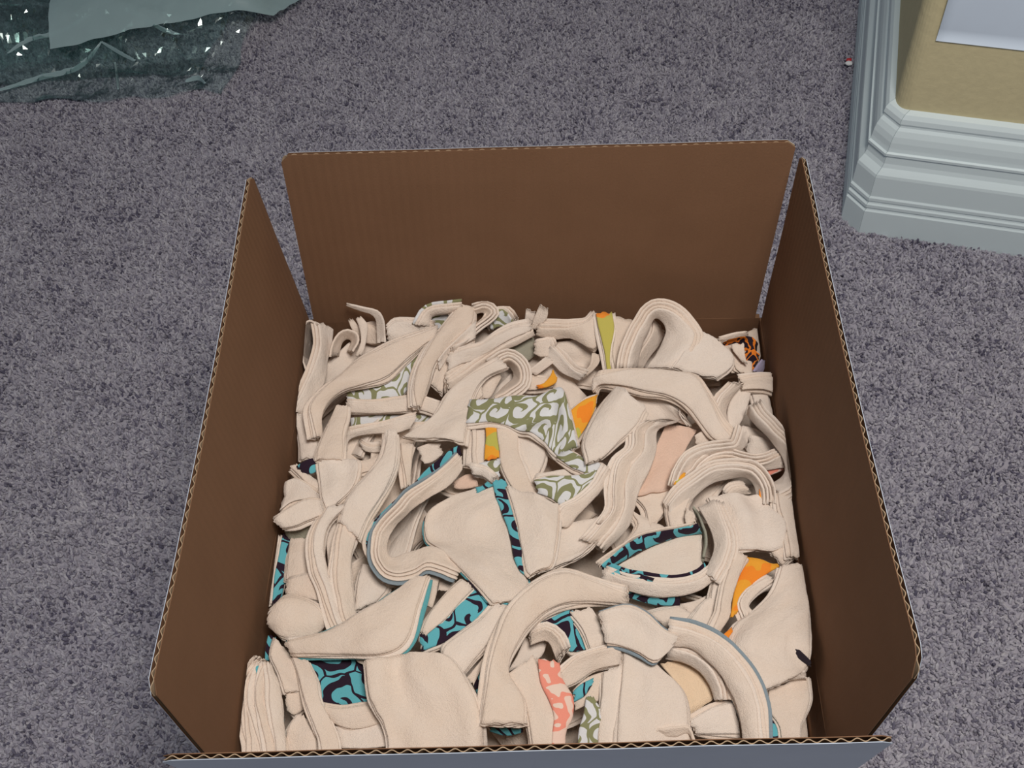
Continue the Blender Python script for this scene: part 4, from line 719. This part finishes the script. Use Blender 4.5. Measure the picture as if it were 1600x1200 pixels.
# strips lying deeper, seen only through the gaps
BURIED = (0, 5, 6, 8, 12, 13, 14, 17, 19, 20, 30, 32, 36, 38, 47, 48, 49, 50, 54, 55, 57, 59, 60, 61, 63)
BURIED_LABELS = """deep cream strip showing above the left corner of the smooth centre face
deep cream strip between the coral print and the sage scrap at the front
deep cream strip in the dark slit inside the teal lined cup
deep cream strip right of the pointed strip, above the teal curve
deep cream strip beside the cut right side of the straight centre strip end
deep cream strip between the pointed strip and the top of the teal curve
deep cream strip under the small curl near the back left corner
deep cream strip inside the bend of the hook beside the teal curve
deep cream strip between the hanging pair and the bend of the teal curve
deep cream strip below the shaded pocket at the middle of the back
deep cream strip between the two hanging layered strips at the left
deep cream strip left of the thick strip bulging toward the right flap
deep cream strip beneath the broad strip that narrows up left of the scroll print
deep cream strip in the dark hollow under the arching strip right of centre
deep cream strip in the hairpin gap, right of the other one there
deep cream strip in the shade under the sweeping front strip where it bends right
deep cream strip at the front flap below the end of the sweeping front strip
deep cream strip seen through the opening of the large back loop
deep cream strip in the hairpin gap, left of the other one there
deep cream strip at the left tip of the teal lined cup
deep cream strip between the two layered strips that run down from the tabs
deep cream strip behind the upper right end of the big scroll print
deep cream strip in the slit at the right tip of the orange patch
deep cream strip in the dark notch where the scroll print folds back
deep cream strip under the black and orange print in the back right corner""".split('\n')
def buried():
    rng = random.Random(11)
    for k in range(64):
        keep = k in BURIED
        x = rng.uniform(-17.5, 17.5); y = rng.uniform(-18, 18.5); a = rng.uniform(0, math.pi); z = rng.uniform(-2.8, -1.2)
        L = rng.uniform(9, 16); w = rng.uniform(2.6, 4.2); cv = rng.uniform(-.6, .6); tilt = rng.choice((-1, 1)) * rng.uniform(.1, .9)
        A, B = [], []
        for i in range(6):
            f = (i / 5 - .5)
            th = a + cv * f * 2
            cx = x + L * f * math.cos(a) - cv * L * f * f * math.sin(a); cy = y + L * f * math.sin(a) + cv * L * f * f * math.cos(a)
            nx, ny = -math.sin(th), math.cos(th)
            zz = z + .7 * math.sin(6 * f + k)
            tl = tilt + .4 * math.sin(5 * f + k * 2)
            A.append((cx - nx * w / 2 * math.cos(tl), cy - ny * w / 2 * math.cos(tl), min(-.7, zz - w / 2 * math.sin(tl))))
            B.append((cx + nx * w / 2 * math.cos(tl), cy + ny * w / 2 * math.cos(tl), min(-.7, zz + w / 2 * math.sin(tl))))
        if not keep: continue
        A, B = clamp(np.array(A)), clamp(np.array(B))
        origin = (A.mean(0) + B.mean(0)) / 2
        r = empty('fabric_strip', origin)
        tag(r, BURIED_LABELS[BURIED.index(k)], 'fabric strip', 'strips buried in the gaps of the heap')
        add_layers(r, origin, 'cream', 'cream', 2, A, B, 900 + k)
buried()

def packed():
    # the crumpled fabric that fills the box below the strips that can be told apart
    n = 90; vs_, fs = [], []
    for i in range(n + 1):
        for j in range(n + 1):
            u, v = i / n, j / n
            q = (RFL * (1 - u) + RFR * u) * (1 - v) + (RBL * (1 - u) + RBR * u) * v
            q = q * .985
            z = -5.6 + 1.1 * noise.noise((q[0] * .25, q[1] * .25, 3)) + .8 * (1 - abs(noise.noise((q[0] * .5, q[1] * .5, 9)))) 
            vs_.append((q[0], q[1], z))
    w = n + 1
    for i in range(n):
        for j in range(n):
            a = i * w + j; fs.append((a, a + w, a + w + 1, a + 1))
    rim = [i * w for i in range(n + 1)] + [n * w + j for j in range(1, n + 1)] + [i * w + n for i in range(n - 1, -1, -1)] + [j for j in range(n - 1, 0, -1)]
    k = len(vs_)
    for r in rim: vs_.append((vs_[r][0], vs_[r][1], -H + .55))
    for i in range(len(rim)):
        j = (i + 1) % len(rim); fs.append((rim[j], rim[i], k + i, k + j))
    fs.append(tuple(range(k, k + len(rim))))
    uv = [(v[0], v[1]) for v in vs_]
    tag(mesh_obj('packed_fabric', vs_, fs, M['cream'], None, uv, smooth=True), 'crumpled cream fabric packed in the box under the strips', 'fabric', kind='stuff')
packed()

# ---------------------------------------------------------------- clear plastic bag on the carpet, back left
def bag():
    org = V3(-66, 104, -H + .3)
    root = empty('plastic_bag', org)
    tag(root, 'crumpled clear plastic bag with a frosted band lying on the carpet', 'bag')
    rng = random.Random(4)
    def sm(x): x = min(1, max(0, x)); return x * x * (3 - 2 * x)
    def hill(x, y):        # smooth body of the bag above the carpet
        e = sm((y - 91 - .10 * (x + 70)) / 12) * sm((-36 - x) / 9)
        return .5 + 4.9 * e + 1.0 * e * noise.noise((x * .09, y * .11, 3))
    def sheet_(nm, C4, nx, ny, lift, jit, material, seed, ragged=1.5, flat=True):
        vs_, fs = [], []
        for i in range(nx + 1):
            for j in range(ny + 1):
                u, v = i / nx, j / ny
                q = (C4[3] * (1 - u) + C4[2] * u) * (1 - v) + (C4[0] * (1 - u) + C4[1] * u) * v
                q = q + V3(ragged * noise.noise((u * 5, v * 6, seed)), ragged * noise.noise((u * 6, v * 5, seed + 9)), 0)
                e = min(1, min(u, 1 - u, v, 1 - v) * 9)
                rd = (1 - abs(noise.noise((q[0] * .10 + seed, q[1] * .22 + q[0] * .07, 5)))) ** 4
                z = hill(q[0], q[1]) + lift + jit * (noise.noise((q[0] * .33, q[1] * .33, seed)) * 1.6 + .28 * rng.uniform(-1, 1) * e + 3.4 * rd * e)
                if flat: q = q + V3(rng.uniform(-.2, .2), rng.uniform(-.2, .2), 0) * e
                vs_.append(V3(q[0], q[1], -H + max(.25, z)) - org)
        w = ny + 1
        for i in range(nx):
            for j in range(ny):
                p = i * w + j
                fs += [(p, p + w, p + w + 1), (p, p + w + 1, p + 1)] if rng.random() < .5 else [(p, p + w, p + 1), (p + w, p + w + 1, p + 1)]
        return mesh_obj(nm, vs_, fs, material, root, smooth=not flat)
    sheet_('film', (V3(-104, 136, 0), V3(-34, 128, 0), V3(-46, 88, 0), V3(-88, 87.5, 0)), 100, 84, 0, .30, M['film'], 2)
    sheet_('under_film', (V3(-100, 134, 0), V3(-38, 126, 0), V3(-50, 93, 0), V3(-86, 92, 0)), 60, 50, -1.3, .3, M['film'], 8)
    sheet_('inner_film', (V3(-100, 132, 0), V3(-62, 126, 0), V3(-62, 96, 0), V3(-86, 94, 0)), 50, 46, -.5, .3, M['film'], 14)
    sheet_('frosted_band', (V3(-73.5, 110, 0), V3(-34, 111.5, 0), V3(-39.5, 102.0, 0), V3(-72, 95.8, 0)), 60, 20, 1.15, .16, M['frosted'], 5, .5, False)
    # pinched pleats standing up from the film
    for k, (P_, hh) in enumerate((([(-80, 89.6), (-73.5, 92), (-68, 93.6), (-64.6, 97.2)], .55), ([(-78.5, 95.6), (-75, 97.6), (-71, 98.6), (-66, 101)], .4),
                                  ([(-64.6, 97.2), (-62, 95.8), (-59.5, 94.6)], .45), ([(-62.6, 94.4), (-62, 92), (-61.2, 89)], .5),
                                  ([(-62, 101.4), (-59, 100.6), (-55.6, 98.8), (-53, 98.2)], .6), ([(-51.5, 90.2), (-49.6, 90.8), (-48.4, 89.6)], .5),
                                  ([(-82, 105), (-79, 107), (-75.5, 108.6)], .6))):
        c = cr(np.array([(x, y, 0) for x, y in P_]), 26); vs_, fs = [], []
        tt = np.gradient(c, axis=0); tt /= np.linalg.norm(tt, axis=1)[:, None]
        for i, (q, d) in enumerate(zip(c, tt)):
            f = math.sin(math.pi * min(1, max(0, i / 25))) ** .5; nrm = V3(-d[1], d[0], 0)
            z0 = hill(q[0], q[1]) + .5; jz = 1 + .5 * noise.noise((i * .6, k, 2))
            for o, dz in ((-.16, -.3), (-.06, hh * .6 * jz), (.0, hh * jz), (.06, hh * .6 * jz), (.16, -.3)):
                vs_.append(V3(q[0], q[1], 0) + nrm * o + V3(0, 0, -H + z0 + dz * f) - org)
        for i in range(25):
            for j in range(4):
                p = i * 5 + j; fs.append((p, p + 5, p + 6, p + 1))
        mesh_obj('pleat', vs_, fs, M['frosted'], root)
bag()

# ---------------------------------------------------------------- small red and white fleck by the wall
def fleck():
    root = empty('carpet_fleck', (44.0, 88.9, -H + .2))
    tag(root, 'tiny red and white bit of litter on the carpet beside the baseboard', 'litter')
    for nm, mt, off, s in (('red_tip', 'red', (.1, .45, 0), (.42, .34, .3)), ('white_bit', 'white', (0, -.2, 0), (.55, .40, .3))):
        bm = bmesh.new(); bmesh.ops.create_icosphere(bm, subdivisions=2, radius=1)
        for v in bm.verts:
            v.co *= 1 + .25 * noise.noise(v.co * 1.7 + Vector(off))
            v.co = Vector(((v.co.x * s[0] + off[0]) * SC, (v.co.y * s[1] + off[1]) * SC, (v.co.z * s[2] + .45) * SC))
        me = bpy.data.meshes.new(nm); bm.to_mesh(me); bm.free(); me.materials.append(M[mt])
        o = bpy.data.objects.new(nm, me); o.parent = root; col.objects.link(o)
fleck()
